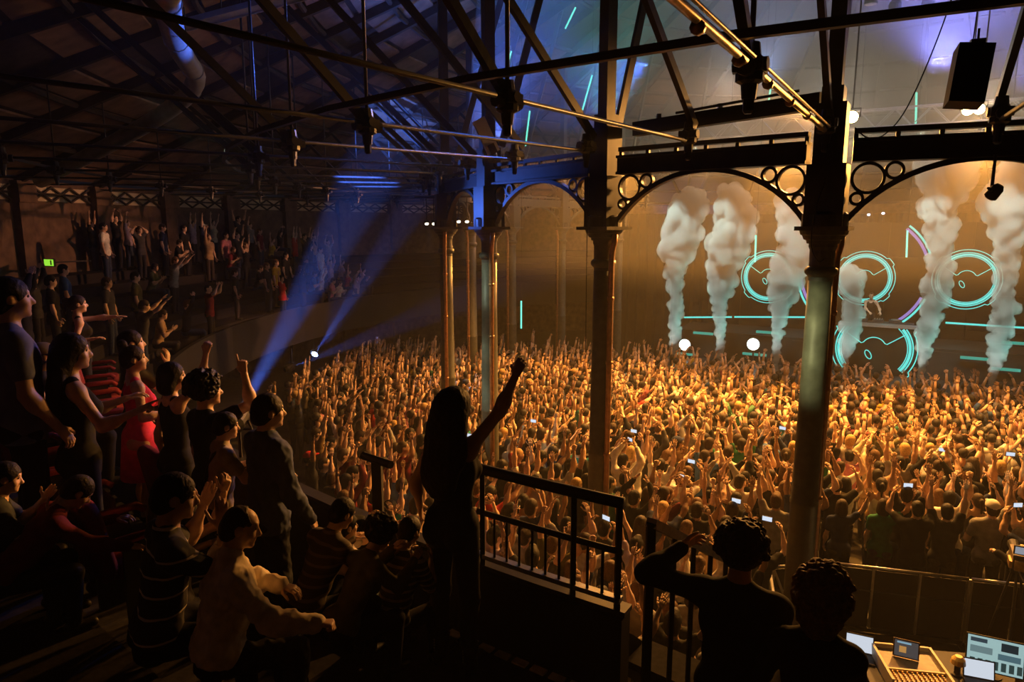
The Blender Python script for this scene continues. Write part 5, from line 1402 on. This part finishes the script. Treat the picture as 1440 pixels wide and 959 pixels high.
# ------------------------------------------------------------------ handrails of the balcony and stair
def on_ring(a): return pol(RF - 0.06, a)
hr = thing('handrail', 'black metal handrail with short balusters on the parapet beside the standing woman', 'railing', (CX, CY, 0))
def rp(a, z): return pol(RF - 0.06, a, z) - Vector((CX, CY, 0))
a0, a1 = -125.6, -122.4
N = 12
def rl(z): return [rp(a0 + (a1 - a0) * k / N, z) for k in range(N + 1)]
MB().tube(rl(4.89), 0.034, 10).obj('top_rail', M['black'], hr, True)
MB().tube(rl(4.60), 0.02, 8).obj('middle_rail', M['black'], hr, True)
mb = MB()
for k in range(N): mb.bar(rl(4.31)[k], rl(4.31)[k + 1], 0.05, 0.03)
mb.obj('bottom_rail', M['alu'], hr)
for k in range(11):
    a = a0 + 0.12 + (a1 - a0 - 0.2) * k / 10
    if k in (0, 7, 10): MB().bar(rp(a, 4.251), rp(a, 4.88), 0.055, 0.03, (1, 0, 0)).obj('post', M['black'], hr)
    else: MB().bar(rp(a, 4.315), rp(a, 4.60), 0.03, 0.014, (1, 0, 0)).obj('baluster', M['black'], hr)
ep = thing('rail_post', 'black upright rail end post with a short crossbar left of the standing woman', 'railing', pol(RF - 0.06, -128.6, 4.251))
MB().box((0, 0, 0.24), (0.07, 0.07, 0.48)).obj('post', M['black'], ep)
MB().tube([Vector((-0.12, 0.10, 0.49)), Vector((0.12, -0.10, 0.49))], 0.03, 8).obj('crossbar', M['black'], ep)
sr = thing('stair_rail', 'black stair handrail with pale edges going down from the balcony to the sound desk', 'railing', (0.74, 3.42, 3.76))
top0, top1 = Vector((0, 0, 1.09)), Vector((0.85, 1.05, 0.30))
MB().bar(top0, top1, 0.06, 0.05).obj('top_rail', M['nose'], sr)
off = Vector((0, 0, -0.34)); MB().bar(top0 + off, top1 + off, 0.035, 0.035).obj('middle_rail', M['nose'], sr)
for k, f in enumerate((0.0, 0.22, 0.42, 0.62, 0.82, 1.0)):
    p = top0.lerp(top1, f); MB().bar(p + Vector((0, 0, -1.05)), p, 0.045 if f in (0, 1) else 0.025, 0.045 if f in (0, 1) else 0.025, (1, 0, 0)).obj('post' if f in (0, 1) else 'baluster', M['black'], sr)
st = thing('stair', 'dark steep stair between the balcony and the sound desk pen', 'stair', (1.16, 3.98, 0))
for k in range(9):
    c = Vector((0.16 * k, 0.2 * k, 3.55 - 0.22 * k)); MB().box(c, (0.8, 0.3, 0.05), Matrix.Rotation(math.radians(-38), 3, 'Z')).obj('tread', M['carpet'], st)
d_ = Vector((0.16 * 8, 0.2 * 8, -0.22 * 8)); sd = Vector((0.79, -0.615, 0)) * 0.42
for q in (-1, 1): MB().bar(Vector((-.1, -.1, 3.62)) + sd * q, Vector((.1, .1, 3.45)) + d_ + sd * q, 0.05, 0.25).obj('stringer', M['black'], st)
MB().bar(d_ + Vector((0, 0, 1.72)) + Vector((0, 0, 1.6)), Vector((d_.x, d_.y, 0.01)), 0.1, 0.1).obj('leg', M['black'], st)

# ------------------------------------------------------------------ theatre seats of the near rows
seat0 = thing('theatre_seat', 'red plush theatre seat', 'seat', (0, 0, 0), 0, 'theatre seats of the near balcony rows')
def rounded(w, h, r, n=6):
    out = []
    for cx, cz, a0 in ((w / 2 - r, h / 2 - r, 0), (-w / 2 + r, h / 2 - r, 90), (-w / 2 + r, -h / 2 + r, 180), (w / 2 - r, -h / 2 + r, 270)):
        for k in range(n + 1): a = math.radians(a0 + 90 * k / n); out.append((cx + r * math.cos(a), cz + r * math.sin(a)))
    return out
def cushion(w, h, r, th):
    P = rounded(w, h, r); Q = rounded(w - 0.05, h - 0.05, r * 0.8); n = len(P); vs = []
    for poly, y in ((Q, -th / 2), (P, -th / 4), (P, th / 4), (Q, th / 2)): vs += [Vector((x, y, z)) for x, z in poly]
    fs = [tuple(range(n)), tuple(reversed(range(3 * n, 4 * n)))]
    for q in range(3): fs += [(q * n + i, (q + 1) * n + i, (q + 1) * n + (i + 1) % n, q * n + (i + 1) % n) for i in range(n)]
    return vs, fs
vs, fs = cushion(0.46, 0.54, 0.12, 0.10); R_ = Matrix.Rotation(math.radians(10), 3, 'X')
MB().add([R_ @ v + Vector((0, -0.22, 0.62)) for v in vs], fs).obj('backrest', M['seatred'], seat0, True)
vs, fs = cushion(0.45, 0.42, 0.09, 0.10); R_ = Matrix.Rotation(math.radians(90), 3, 'X')
MB().add([R_ @ v + Vector((0, 0.02, 0.42)) for v in vs], fs).obj('cushion', M['seatred'], seat0, True)
for sg in (-1, 1):
    MB().tube([(sg * 0.25, -0.18, 0.60), (sg * 0.25, -0.14, 0.63), (sg * 0.25, 0.14, 0.63), (sg * 0.25, 0.19, 0.59)], 0.028, 8).obj('armrest', M['seatred'], seat0, True)
    MB().box((sg * 0.25, -0.02, 0.30), (0.03, 0.22, 0.60)).obj('leg', M['black'], seat0)
taken = [(o.location.x, o.location.y, 'sit') for o, f in NEAR.values()]
first = True; nseat = {}
rown = ['front row', 'second row', 'third row', 'fourth row']
for row in range(2):
    rr = RF + RD * row + 0.36 + 0.18
    k = 0
    n_in = 0
    while True:
        a = -124.0 - math.degrees(0.56 / rr) * k; k += 1
        if a < -152: break
        if row == 0 and a > -131: continue
        if -140.8 < a < -138.6: continue
        c = pol(rr, a, tier_z(rr, a) + 0.002)
        near_d = min(math.hypot(c.x - x, c.y - y) for x, y, m in taken)
        if near_d < 0.34: continue
        if math.hypot(c.x, c.y) < 3.5: continue
        n_in += 1
        lab = 'red plush theatre seat in the %s, %s along from the stair end' % (rown[row], ORD[n_in - 1].replace('nearest', 'first'))
        rz = math.radians(a + 180) - PI / 2
        if first: seat0.location = c; seat0.rotation_euler = (0, 0, rz); seat0['label'] = lab; first = False
        else: dup(seat0, c, rz, lab)

# ------------------------------------------------------------------ sound desk pen, barriers, camera
def barrier(p, q, lab, brace=False):
    p, q = Vector((*p, 0)), Vector((*q, 0)); d = q - p; n = d.length
    t = thing('crowd_barrier', lab, 'barrier', p, math.atan2(d.y, d.x), 'crowd barriers round the sound desk pen')
    MB().tube([(0, 0, 1.12), (n, 0, 1.12)], 0.024, 8).obj('top_rail', M['alu'], t, True)
    MB().tube([(0, 0, 0.72), (n, 0, 0.72)], 0.012, 6).obj('middle_rail', M['rod'], t)
    MB().bar((0, 0, 0.06), (n, 0, 0.06), 0.06, 0.06).obj('bottom_rail', M['rod'], t)
    m_ = max(1, round(n / 0.62))
    for k in range(m_ + 1):
        MB().bar((n * k / m_, 0, 0.03), (n * k / m_, 0, 1.11), 0.04, 0.03, (1, 0, 0)).obj('upright', M['alu'], t)
    for k in range(m_):
        MB().box((n * (k + 0.5) / m_, 0.02, 0.58), (n / m_ - 0.05, 0.012, 0.98)).obj('mesh_panel', M['black'], t)
    for k in (0, m_):
        MB().box((n * k / m_ + (0.03 if k == 0 else -0.03), -0.25, 0.015), (0.05, 0.6, 0.03)).obj('foot', M['rod'], t)
    if brace:
        for x0, y0 in ((-0.25, -0.35), (0.3, -0.55)):
            MB().tube([(0.02, -0.02, 1.08), (x0, y0, 0.03)], 0.022, 6).obj('brace', M['alu'], t)
    return t
barrier((4.10, 10.02), (5.02, 10.16), 'grey crowd barrier behind the thick near column, left of the sound desk', True)
barrier((5.06, 10.17), (6.96, 9.66), 'grey crowd barrier with uprights just beyond the sound desk')
barrier((7.0, 9.65), (8.7, 9.2), 'grey crowd barrier beneath the camera operator')
barrier((3.55, 8.3), (4.03, 9.95), 'side crowd barrier running back towards the stair')

dk = thing('sound_desk', 'long black sound desk table below the balcony', 'table', (5.55, 7.75, 0), math.radians(-8))
MB().box((0, 0, 0.86), (3.2, 0.95, 0.05)).obj('table_top', M['black'], dk)
for x in (-1.5, 0, 1.5):
    for y in (-0.4, 0.4): MB().box((x, y, 0.418), (0.06, 0.06, 0.835)).obj('leg', M['black'], dk)
M['consolecase'] = mat('cream_console_edge', (0.55, 0.48, 0.36), 0.5)
M['panel'] = mat('console_panel', (0.13, 0.10, 0.08), 0.45, 0.1, 0.2, 20)
M['knob'] = mat('amber_knob_caps', (0.75, 0.45, 0.12), 0.4)
cs = thing('mixing_console', 'cream-edged mixing console with rows of knobs on the sound desk', 'mixing desk', (4.98, 7.72, 0.887), math.radians(-10))
MB().box((0, 0, 0.06), (0.66, 0.72, 0.12)).obj('case', M['panel'], cs)
for sg in (-1, 1): MB().box((sg * 0.345, 0, 0.085), (0.03, 0.76, 0.17)).obj('side_cheek', M['consolecase'], cs)
MB().box((0, 0.365, 0.10), (0.66, 0.03, 0.15)).obj('rear_edge', M['consolecase'], cs)
MB().box((0, -0.12, 0.135), (0.66, 0.025, 0.03)).obj('front_edge', M['consolecase'], cs)
mb = MB()
for i in range(11):
    for j in range(5): mb.lathe([(0.011, 0.12), (0.009, 0.145)], 6, (-0.28 + i * 0.056, -0.33 + j * 0.042, 0))
mb.obj('knobs', M['knob'], cs)['kind'] = 'stuff'

def screen(name, lab, loc, rz, w, h, tilt, parts, base=True, emitc=(0.75, 0.9, 1.0), st=0.8, grp=None):
    t = thing(name, lab, 'screen', loc, rz, grp)
    R_ = Matrix.Rotation(math.radians(-tilt), 3, 'X')
    c = Vector((0, 0, h / 2 + 0.08)) if base else Vector((0, 0, h / 2 + 0.02))
    MB().box(c, (w + 0.03, 0.025, h + 0.03), R_).obj('case', M['panel'] if name == 'touch_screen' else M['black'], t)
    f = R_ @ Vector((0, -0.0145, 0))
    MB().box(c + f, (w, 0.003, h), R_).obj('display', emit(name + '_glow', emitc, st), t)
    g = R_ @ Vector((0, -0.017, 0))
    for x, z, ww, hh, col in parts:
        MB().box(c + g + R_ @ Vector((x * w, 0, z * h)), (ww * w, 0.002, hh * h), R_).obj('window_pane_mark', emit('screen_patch', col, 0.5), t)
    if base:
        MB().lathe([(0.10, 0), (0.10, 0.015)], 14).obj('foot', M['black'], t); MB().box((0, 0.02, 0.06), (0.04, 0.03, 0.12)).obj('neck', M['black'], t)
    return t
ui = [(-0.3, 0.38, 0.3, 0.12, (0.05, 0.09, 0.12)), (0.25, 0.3, 0.3, 0.25, (0.02, 0.04, 0.05)), (-0.25, 0.1, 0.4, 0.2, (0.25, 0.4, 0.42)), (0.25, 0.0, 0.4, 0.18, (0.12, 0.25, 0.3))]
ui += [(-0.4 + 0.14 * k, -0.3, 0.09, 0.26, (0.04, 0.09, 0.09)) for k in range(7)]
screen('monitor', 'flat monitor with a pale mixing display at the right of the sound desk', (5.98, 7.70, 0.887), math.radians(-26), 0.58, 0.40, 14, ui, True, (0.55, 0.85, 0.85), 0.55)
screen('touch_screen', 'small amber-lit touch screen standing on the mixing console', (5.0, 7.90, 1.008), math.radians(-26), 0.26, 0.19, 18, [(-0.1, 0.38, 0.6, 0.12, (0.4, 0.7, 0.9)), (-0.15, -0.05, 0.3, 0.4, (0.9, 0.45, 0.12))], False, (0.10, 0.09, 0.09), 0.6)
lp = thing('laptop', 'open laptop with a white screen beside the lit curly head', 'laptop', (4.50, 8.05, 0.887), math.radians(-24))
MB().box((0, 0, 0.012), (0.34, 0.23, 0.022)).obj('keyboard_base', M['black'], lp)
R_ = Matrix.Rotation(math.radians(-18), 3, 'X')
MB().box((0, 0.145, 0.13), (0.34, 0.012, 0.23), R_).obj('lid', M['black'], lp)
MB().box(Vector((0, 0.145, 0.13)) + R_ @ Vector((0, -0.008, 0)), (0.31, 0.003, 0.20), R_).obj('display', emit('laptop_glow', (0.8, 0.88, 1.0), 0.75), lp)
lp2 = dup(lp, (5.72, 7.52, 0.887), math.radians(-20), 'second laptop with a pale screen under the flat monitor')
dl = thing('desk_lamp', 'stubby desk lamp with an amber-lit hood in the middle of the sound desk', 'lamp', (5.55, 7.72, 0.887))
MB().lathe([(0.06, 0), (0.06, 0.02), (0.035, 0.03), (0.035, 0.16)], 14).obj('base', M['black'], dl)
MB().lathe([(0.085, 0.16), (0.075, 0.22), (0.04, 0.26)], 14).obj('hood', M['knob'], dl)
point('desk_glow', (5.35, 7.9, 1.6), 5, (1.0, 0.6, 0.2), 0.05)
for k, (x, y, w) in enumerate(((5.35, 8.0, 0.2), (5.30, 7.66, 0.15), (6.3, 7.55, 0.2))):
    t = thing('control_box', ['small amber-lit control box behind the desk lamp', 'small control box between console and desk lamp', 'small control box right of the flat monitor'][k], 'audio gear', (x, y, 0.887), math.radians(-15 + 12 * k))
    MB().box((0, 0, 0.04), (w, 0.14, 0.08)).obj('case', M['panel'], t)
    for q in range(3): MB().lathe([(0.015, 0.08), (0.012, 0.1)], 8, (-w * 0.3 + q * w * 0.3, 0, 0)).obj('knob', M['knob'], t)

near('camop', 7.62, 9.02, 62, 1.76, 'person in black behind the broadcast camera, one hand on its pan bar', dict(skin=(0.5, 0.33, 0.24), shirt=DK, trousers=DK, hair=DK), z=0.35, top='jacket', hair='short', res=0.016, hands='low', lean=8,
     R=((0.2, 0.5, -0.7), (-0.3, 0.9, 0.2), 'grip', (0, 0, -1)), L=((-0.5, 0.5, -0.6), (-0.4, 0.8, 0.3), 'grip', (0, 0, -1)))
pl = thing('platform', 'low black camera platform inside the barrier', 'platform', (7.5, 8.85, 0))
MB().box((0, 0, 0.325), (1.7, 0.72, 0.05)).obj('deck', M['black'], pl)
for x in (-0.8, 0.8):
    for y in (-0.3, 0.3): MB().box((x, y, 0.15), (0.05, 0.05, 0.3)).obj('leg', M['rod'], pl)
bc = thing('broadcast_camera', 'broadcast camera with amber-lit metal parts on a tripod above the barrier', 'camera', (7.16, 9.02, 0.352), math.radians(-30))
MB().box((0, 0.05, 1.42), (0.16, 0.42, 0.20)).obj('body', M['panel'], bc)
b = MB(); mb = MB().lathe([(0.06, 0), (0.07, 0.2), (0.08, 0.28)], 14); b.add([(x, z + 0.26, y + 1.42) for x, y, z in mb.v], mb.f); b.obj('lens', M['black'], bc)
MB().box((0.02, -0.12, 1.60), (0.20, 0.03, 0.13)).obj('viewfinder', M['black'], bc)
MB().box((0.02, -0.137, 1.60), (0.17, 0.003, 0.10)).obj('display', emit('viewfinder_glow', (0.55, 0.6, 0.7), 0.45), bc)
for k, (x, y, z, sx, sy, sz) in enumerate(((0.10, 0.0, 1.46, 0.03, 0.30, 0.06), (-0.1, -0.05, 1.38, 0.03, 0.22, 0.1), (0.0, -0.2, 1.40, 0.12, 0.05, 0.14), (0.06, 0.12, 1.54, 0.05, 0.2, 0.04))):
    MB().box((x, y, z), (sx, sy, sz)).obj('plate', M['gilt'], bc)  # brass colour stands in for amber light on the camera's metal
MB().tube([(0, -0.05, 1.30), (0.12, -0.5, 1.12)], 0.012, 6).obj('pan_bar', M['alu'], bc)
MB().lathe([(0.08, 1.22), (0.09, 1.32)], 12).obj('head', M['rod'], bc)
for k in range(3):
    a = 2 * PI * k / 3 + 0.5; MB().tube([(0.05 * math.cos(a), 0.05 * math.sin(a), 1.24), (0.28 * math.cos(a), 0.28 * math.sin(a), 0.01)], 0.018, 6).obj('leg', M['rod'], bc)

# boxes on the floor below the raised-arm column
t = thing('flight_case', 'long dark flight case with a lit top edge at the foot of the raised-arm column', 'case', (0.15, 11.0, 0), math.radians(35))
MB().box((0, 0, 0.5), (1.1, 0.55, 1.0)).obj('body', M['black'], t)
for y in (-0.28, 0.28): MB().bar((-0.56, y, 1.0), (0.56, y, 1.0), 0.03, 0.03).obj('edge_trim', M['nose'], t)

# ------------------------------------------------------------------ flown speaker, lamps, moving heads, cables
spk = thing('flown_speaker', 'black loudspeaker box hung on a chain from the ring tie near the top corner', 'speaker', (2.95, 4.63, 7.18), math.radians(-22))
R_ = Matrix.Rotation(math.radians(6), 3, 'Y') @ Matrix.Rotation(math.radians(-8), 3, 'X')
MB().box((0, 0, 0.18), (0.20, 0.17, 0.37), R_).obj('cabinet', M['black'], spk)
MB().box(R_ @ Vector((0, 0.087, 0)) + Vector((0, 0, 0.18)), (0.18, 0.01, 0.34), R_).obj('grille', M['rod'], spk)
MB().box((0.03, 0, 0.385), (0.08, 0.05, 0.04)).obj('fly_bracket', M['rod'], spk)
mb = MB()
mb.tube([(0.03, 0, 0.40), (0.03, 0, 0.47)], 0.008, 6)
mb.obj('chain', M['rod'], spk)
def fixture(name, lab, loc, target, lens, r=0.10, grp=None, hang=None, cat='lamp'):
    t = thing(name, lab, cat, loc, 0, grp)
    d = (Vector(target) - Vector(loc)).normalized(); q = d.to_track_quat('Z', 'Y').to_matrix()
    mb = MB().lathe([(r * 0.6, -r * 2.2), (r, -r * 1.6), (r * 1.05, 0), (r * 1.05, 0.015)], 16); mb.v = [tuple(q @ Vector(v)) for v in mb.v]; mb.obj('housing', M['black'], t)
    mb = MB().lathe([(r * 0.9, 0.017), (r * 0.7, 0.03)], 16); mb.v = [tuple(q @ Vector(v)) for v in mb.v]; mb.obj('lens', lens, t)
    sx = q @ Vector((1, 0, 0))
    up = 1 if (hang or 0) >= 0 else -1
    hh = abs(hang) if hang else r * 2
    pts = [sx * r * 1.15 + d * -r, sx * r * 1.2 + Vector((0, 0, up * r * 1.3)), -sx * r * 1.2 + Vector((0, 0, up * r * 1.3)), -sx * r * 1.15 + d * -r]
    MB().tube(pts, 0.014, 5).obj('yoke', M['rod'], t)
    MB().tube([(0, 0, up * r * 1.3), (0, 0, up * hh)], 0.016, 6).obj('clamp_rod', M['rod'], t)
    return t
for (loc, tgt, pw, deg), lab, hang in zip(BEAMS, ('moving head lamp on the parapet throwing the broad blue beam', 'moving head lamp throwing the brightest blue beam under the far balcony', 'moving head lamp throwing the low flat blue beam under the far balcony'), (-0.42, 0.45, 0.62)):
    d = (Vector(tgt) - Vector(loc)).normalized()
    fixture('moving_head', lab, Vector(loc) - d * 0.10, tgt, M['lampblue'], 0.10 if hang < 0 else 0.13, 'blue moving head lamps', hang)
for loc, lab in (((6.62, 14.2, 8.62), 'bright warm lamp flaring just right of the thick near column'), ((10.32, 16.0, 9.05), 'left one of the two warm lamps below the flown speaker'), ((10.62, 16.05, 9.08), 'right one of the two warm lamps below the flown speaker')):
    rr_ = math.hypot(loc[0] - CX, loc[1] - CY)
    fixture('blinder_lamp', lab, Vector(loc) + Vector((0.42 if loc[0] < 7 else 0.25, 0.5, 0.03)), (0, 0, 6.4), M['lampwarm'], 0.13, 'warm audience blinders', roof_z(rr_) - loc[2] - 0.2)
for k, (s, z) in enumerate(((-1.2, 6.9), (-0.5, 6.95), (0.2, 6.9), (1.0, 6.9), (1.5, 6.95), (5.6, 6.8))):
    t = fixture('profile_lamp', 'small white lamp on top of the video wall, %s from the left' % ORD[k].replace('nearest', 'first'), sp(s, 6.3, z), sp(s, 0, 2), emit('small_lamp_face', (0.8, 0.8, 1.0), 5), 0.06, 'small lamps on the video wall', -(z - 6.62))
for k, (x, y, z, rr_) in enumerate(((-0.49, 24.0, 6.87, .07), (3.95, 24.6, 6.7, .05), (-2.46, 20.0, 6.51, .06), (-2.25, 20.0, 6.51, .06), (-1.54, 20.0, 6.57, .06), (-1.3, 20.0, 6.57, .06))):
    fixture('down_lamp', 'small warm lamp hung among the far columns, %s of six from the stage side' % ORD[k].replace('nearest', 'first'), (x, y, z), (x + 0.6, y - 3, z - 4) if k > 1 else (0, 0, 6), emit('small_warm_face', (1.0, 0.85, 0.6), 9), rr_, 'small lamps among the far columns', 0.7)
MB_bar = thing('lamp_bar', 'thin lamp bar linking the far columns over the small warm lamps', 'bar', (-1.8, 20.0, 7.25))
MB().tube([(-1.0, 0, 0), (0.9, 0, 0.02)], 0.03, 6).obj('pipe', M['rod'], MB_bar)
spot('cool_down', (-2.4, 19.9, 6.35), (-2.2, 19.6, 2), 420, (0.7, 0.82, 1.0), 22, 0.6, 0.04)
spot('cool_down', (-1.45, 19.9, 6.4), (-1.3, 19.6, 2), 520, (0.7, 0.82, 1.0), 22, 0.6, 0.04)
fl = thing('flood_panel', 'flat white flood panel tilted above the blue-lit girder', 'lamp', (-0.42, 11.5, 7.56), math.radians(25))
MB().box((0, 0, 0.30), (0.22, 0.05, 0.58), Matrix.Rotation(math.radians(-28), 3, 'Y')).obj('case', M['white'], fl)
MB().box((0.10, -0.03, 0.10), (0.12, 0.02, 0.16), Matrix.Rotation(math.radians(-28), 3, 'Y')).obj('control_plate', M['panel'], fl)
MB().tube([(0.15, 0, 0.07), (0.18, 0, -0.06)], 0.03, 6).obj('swivel', M['alu'], fl)
lb = thing('lighting_bar', 'thick dark bar slung between the handrail column and the thick near column above the girder', 'bar', (CX, CY, 0))
p, q = pol(11.78, cang(1) + 1.0, 7.86) - Vector((CX, CY, 0)), pol(11.78, cang(0) - 1.0, 7.98) - Vector((CX, CY, 0))
MB().bar(p, q, 0.14, 0.20).obj('bar', M['black'], lb)
MB().tube([p + Vector((0.5, -0.5, 0.16)), q + Vector((-.2, 0.2, 0.16))], 0.02, 6).obj('conduit', M['rod'], lb)
for f in (0.15, 0.5, 0.85):
    c = p.lerp(q, f); MB().box(c + Vector((0, 0, 0.12)), (0.06, 0.06, 0.1)).obj('clamp', M['rod'], lb)
# lattice truss over the stage, hung on chains
tr = thing('stage_truss', 'pale lattice lighting truss hung over the stage front', 'truss', sp(0.8, 0.6, 9.5), SROT)
for y in (-0.2, 0.2):
    for z in (0, 0.55): MB().tube([(-5, y, z), (5, y, z)], 0.03, 6).obj('chord', M['alu'], tr)
mb = MB()
for k in range(20):
    x = -5 + 0.5 * k
    for y in (-0.2, 0.2): mb.tube([(x, y, 0 if k % 2 else 0.55), (x + 0.5, y, 0.55 if k % 2 else 0)], 0.014, 5)
mb.obj('lattice', M['alu'], tr)
for x in (-4, 0, 4): MB().tube([(x, 0, 0.55), (x, 0, 3.2)], 0.015, 5).obj('chain', M['rod'], tr)
for k, (x, y, z) in enumerate(((9.85, 20.0, 12.45), (10.52, 20.0, 12.2), (11.42, 20.0, 12.4))):
    fixture('hung_lamp', 'dark lamp hung in the violet haze at the top, %s of three' % ['left one', 'middle one', 'right one'][k], (x, y, z), (x, y, 0), M['panel'], 0.16, 'lamps in the violet haze', 2.9)
fixture('clip_lamp', 'small spotlight clamped under the arch girder near the right border', (4.98, 7.25, 6.72), (4, 9, 4), M['panel'], 0.06, None, 0.42)
# curved ventilation duct under the left roof, lit blue
du = thing('roof_duct', 'curved round metal duct under the roof boards catching blue light', 'duct', (CX, CY, 0))
dp = [pol(17.6 - 0.05 * k + 0.035 * max(0, k - 9) ** 2, -146.5 - 1.4 * k, 9.35 - 0.02 * k - 0.008 * max(0, k - 9) ** 2) - Vector((CX, CY, 0)) for k in range(23)]
MB().tube(dp, 0.17, 14).obj('pipe', M['blueduct'], du, True)
for k in (1, 5, 9, 12): MB().tube([dp[k] - (dp[k + 1] - dp[k]) * 0.04, dp[k] + (dp[k + 1] - dp[k]) * 0.04], 0.185, 14).obj('joint', M['blueduct'], du)
for k in (3, 8): MB().tube([dp[k], dp[k] + Vector((0, 0, 0.9))], 0.015, 5).obj('hanger', M['rod'], du)
tb_ = thing('cable_tray', 'long perforated metal tray under the roof catching blue light', 'tray', (CX, CY, 0))
p, q = pol(17.4, -158, 9.75) - Vector((CX, CY, 0)), pol(13.6, -150, 10.7) - Vector((CX, CY, 0))
MB().bar(p, q, 0.32, 0.03).obj('tray', M['blueduct'], tb_)
for sg in (-1, 1):
    w_ = (q - p).cross(Vector((0, 0, 1))).normalized() * 0.16 * sg; MB().bar(p + w_, q + w_, 0.02, 0.09).obj('side', M['blueduct'], tb_)
for f in (0.2, 0.8): MB().tube([p.lerp(q, f), p.lerp(q, f) + Vector((0, 0, 1.0))], 0.012, 5).obj('hanger', M['rod'], tb_)
# cables hanging from the roof
def cable(lab, pts, r=0.008):
    t = thing('cable', lab, 'cable', pts[0]); o0 = Vector(pts[0])
    P = [Vector(p) - o0 for p in pts]; out = []
    for i in range(len(P) - 1):
        for k in range(6):
            u = k / 6; p0 = P[max(0, i - 1)]; p1 = P[i]; p2 = P[i + 1]; p3 = P[min(len(P) - 1, i + 2)]
            out.append(0.5 * ((2 * p1) + (p2 - p0) * u + (2 * p0 - 5 * p1 + 4 * p2 - p3) * u * u + (3 * p1 - p0 - 3 * p2 + p3) * u ** 3))
    out.append(P[-1]); MB().tube(out, r, 5).obj('wire', M['black'], t)
cable('slack black cable sagging from the roof down to the thick near column', [(4.95, 8.0, 9.4), (4.72, 8.0, 8.5), (4.45, 8.0, 7.75), (4.25, 8.05, 7.45), (4.10, 8.15, 7.42), (4.02, 8.30, 7.55)])
cable('thin black cable dropping straight beside the flown speaker', [(4.62, 7.2, 9.3), (4.60, 7.2, 8.4), (4.56, 7.2, 7.56)], 0.006)
cable('loop of black cable hanging from the capital of the thick near column', [(3.72, 8.30, 6.95), (3.58, 8.2, 6.6), (3.56, 8.2, 6.2), (3.68, 8.25, 6.0), (3.80, 8.36, 6.02)], 0.008)
cable('thin black cable dropping beside the handrail column from girder to crowd', [(1.12, 10.3, 7.6), (1.12, 10.3, 6.0), (1.13, 10.3, 4.5)], 0.006)
# exit sign on the outer wall
ex = thing('exit_sign', 'small glowing green exit sign on the dark wall at the left', 'sign', (-13.0, 19.3, 5.42), math.radians(-25))
MB().box((0, 0, 0), (0.46, 0.05, 0.22)).obj('case', M['black'], ex)
MB().box((0, -0.028, 0), (0.42, 0.004, 0.18)).obj('face', M['exit'], ex)
MB().box((0.1, -0.031, 0.0), (0.06, 0.002, 0.13)).obj('door_mark', M['white'], ex)
MB().box((0, 0.6, 0.0), (0.04, 1.2, 0.04)).obj('bracket', M['black'], ex)
# phones held up by those who film
k = 0
for o, v, x, y in FLOOR_PEOPLE:
    if v != 'phone': continue
    a = dict([q for q in VSPEC if q[0] == 'phone'][0][2]); J = skeleton(R=a['R'], L=a['L']); s = J['s']
    z0 = min(J['anR'][2], J['anL'][2]) - 0.083
    c = (np.array(J['wrR']) + np.array(J['wrL'])) / 2; c = c - [0, 0, z0]; c = c * s + [0, 0.06, 0.105]
    rz = o.rotation_euler.z; sc = o.scale[0]
    w = Vector((x + (c[0] * math.cos(rz) - c[1] * math.sin(rz)) * sc, y + (c[0] * math.sin(rz) + c[1] * math.cos(rz)) * sc, c[2] * sc))
    t = thing('phone', 'lit phone held by the ' + o['label'].replace(', filming with raised hands', '').replace('person in', 'one in'), 'phone', w, rz, 'phones held up in the crowd')
    MB().box((0, 0, 0), (0.15, 0.01, 0.078)).obj('case', M['black'], t)
    MB().box((0, -0.0065, 0), (0.14, 0.003, 0.068)).obj('display', M.setdefault('phoneglow', emit('phone_glow', (0.75, 0.85, 1.0), 0.9)), t)
# ------------------------------------------------------------------ haze in the air of the hall
def haze_mat(name, dens, col, aniso):
    m = bpy.data.materials.new(name); m.use_nodes = True
    nt = m.node_tree; nt.nodes.remove(nt.nodes['Principled BSDF'])
    v = nt.nodes.new('ShaderNodeVolumeScatter')
    v.inputs['Color'].default_value = (*col, 1); v.inputs['Density'].default_value = dens; v.inputs['Anisotropy'].default_value = aniso
    nt.links.new(v.outputs[0], nt.nodes['Material Output'].inputs['Volume'])
    return m
MB().box((CX, CY, 9), (70, 70, 26)).obj('haze', haze_mat('thin_haze', 0.0018, (1, 1, 1), 0.2), kind='stuff')
MB().lathe([(0.05, 5.3), (11.0, 5.3), (11.7, 5.6), (11.7, 8.3), (0.05, 8.3)], 48, (CX, CY, 0), cap=True).obj('haze', haze_mat('middle_haze', 0.0045, (1, 1, 1), 0.1), kind='stuff')
MB().lathe([(0.05, 8.35), (11.6, 8.35), (11.2, 12.6), (6.0, 14.6), (0.05, 14.7)], 48, (CX, CY, 0), cap=True).obj('haze', haze_mat('roof_haze', 0.03, (1, 1, 1), 0.1), kind='stuff')
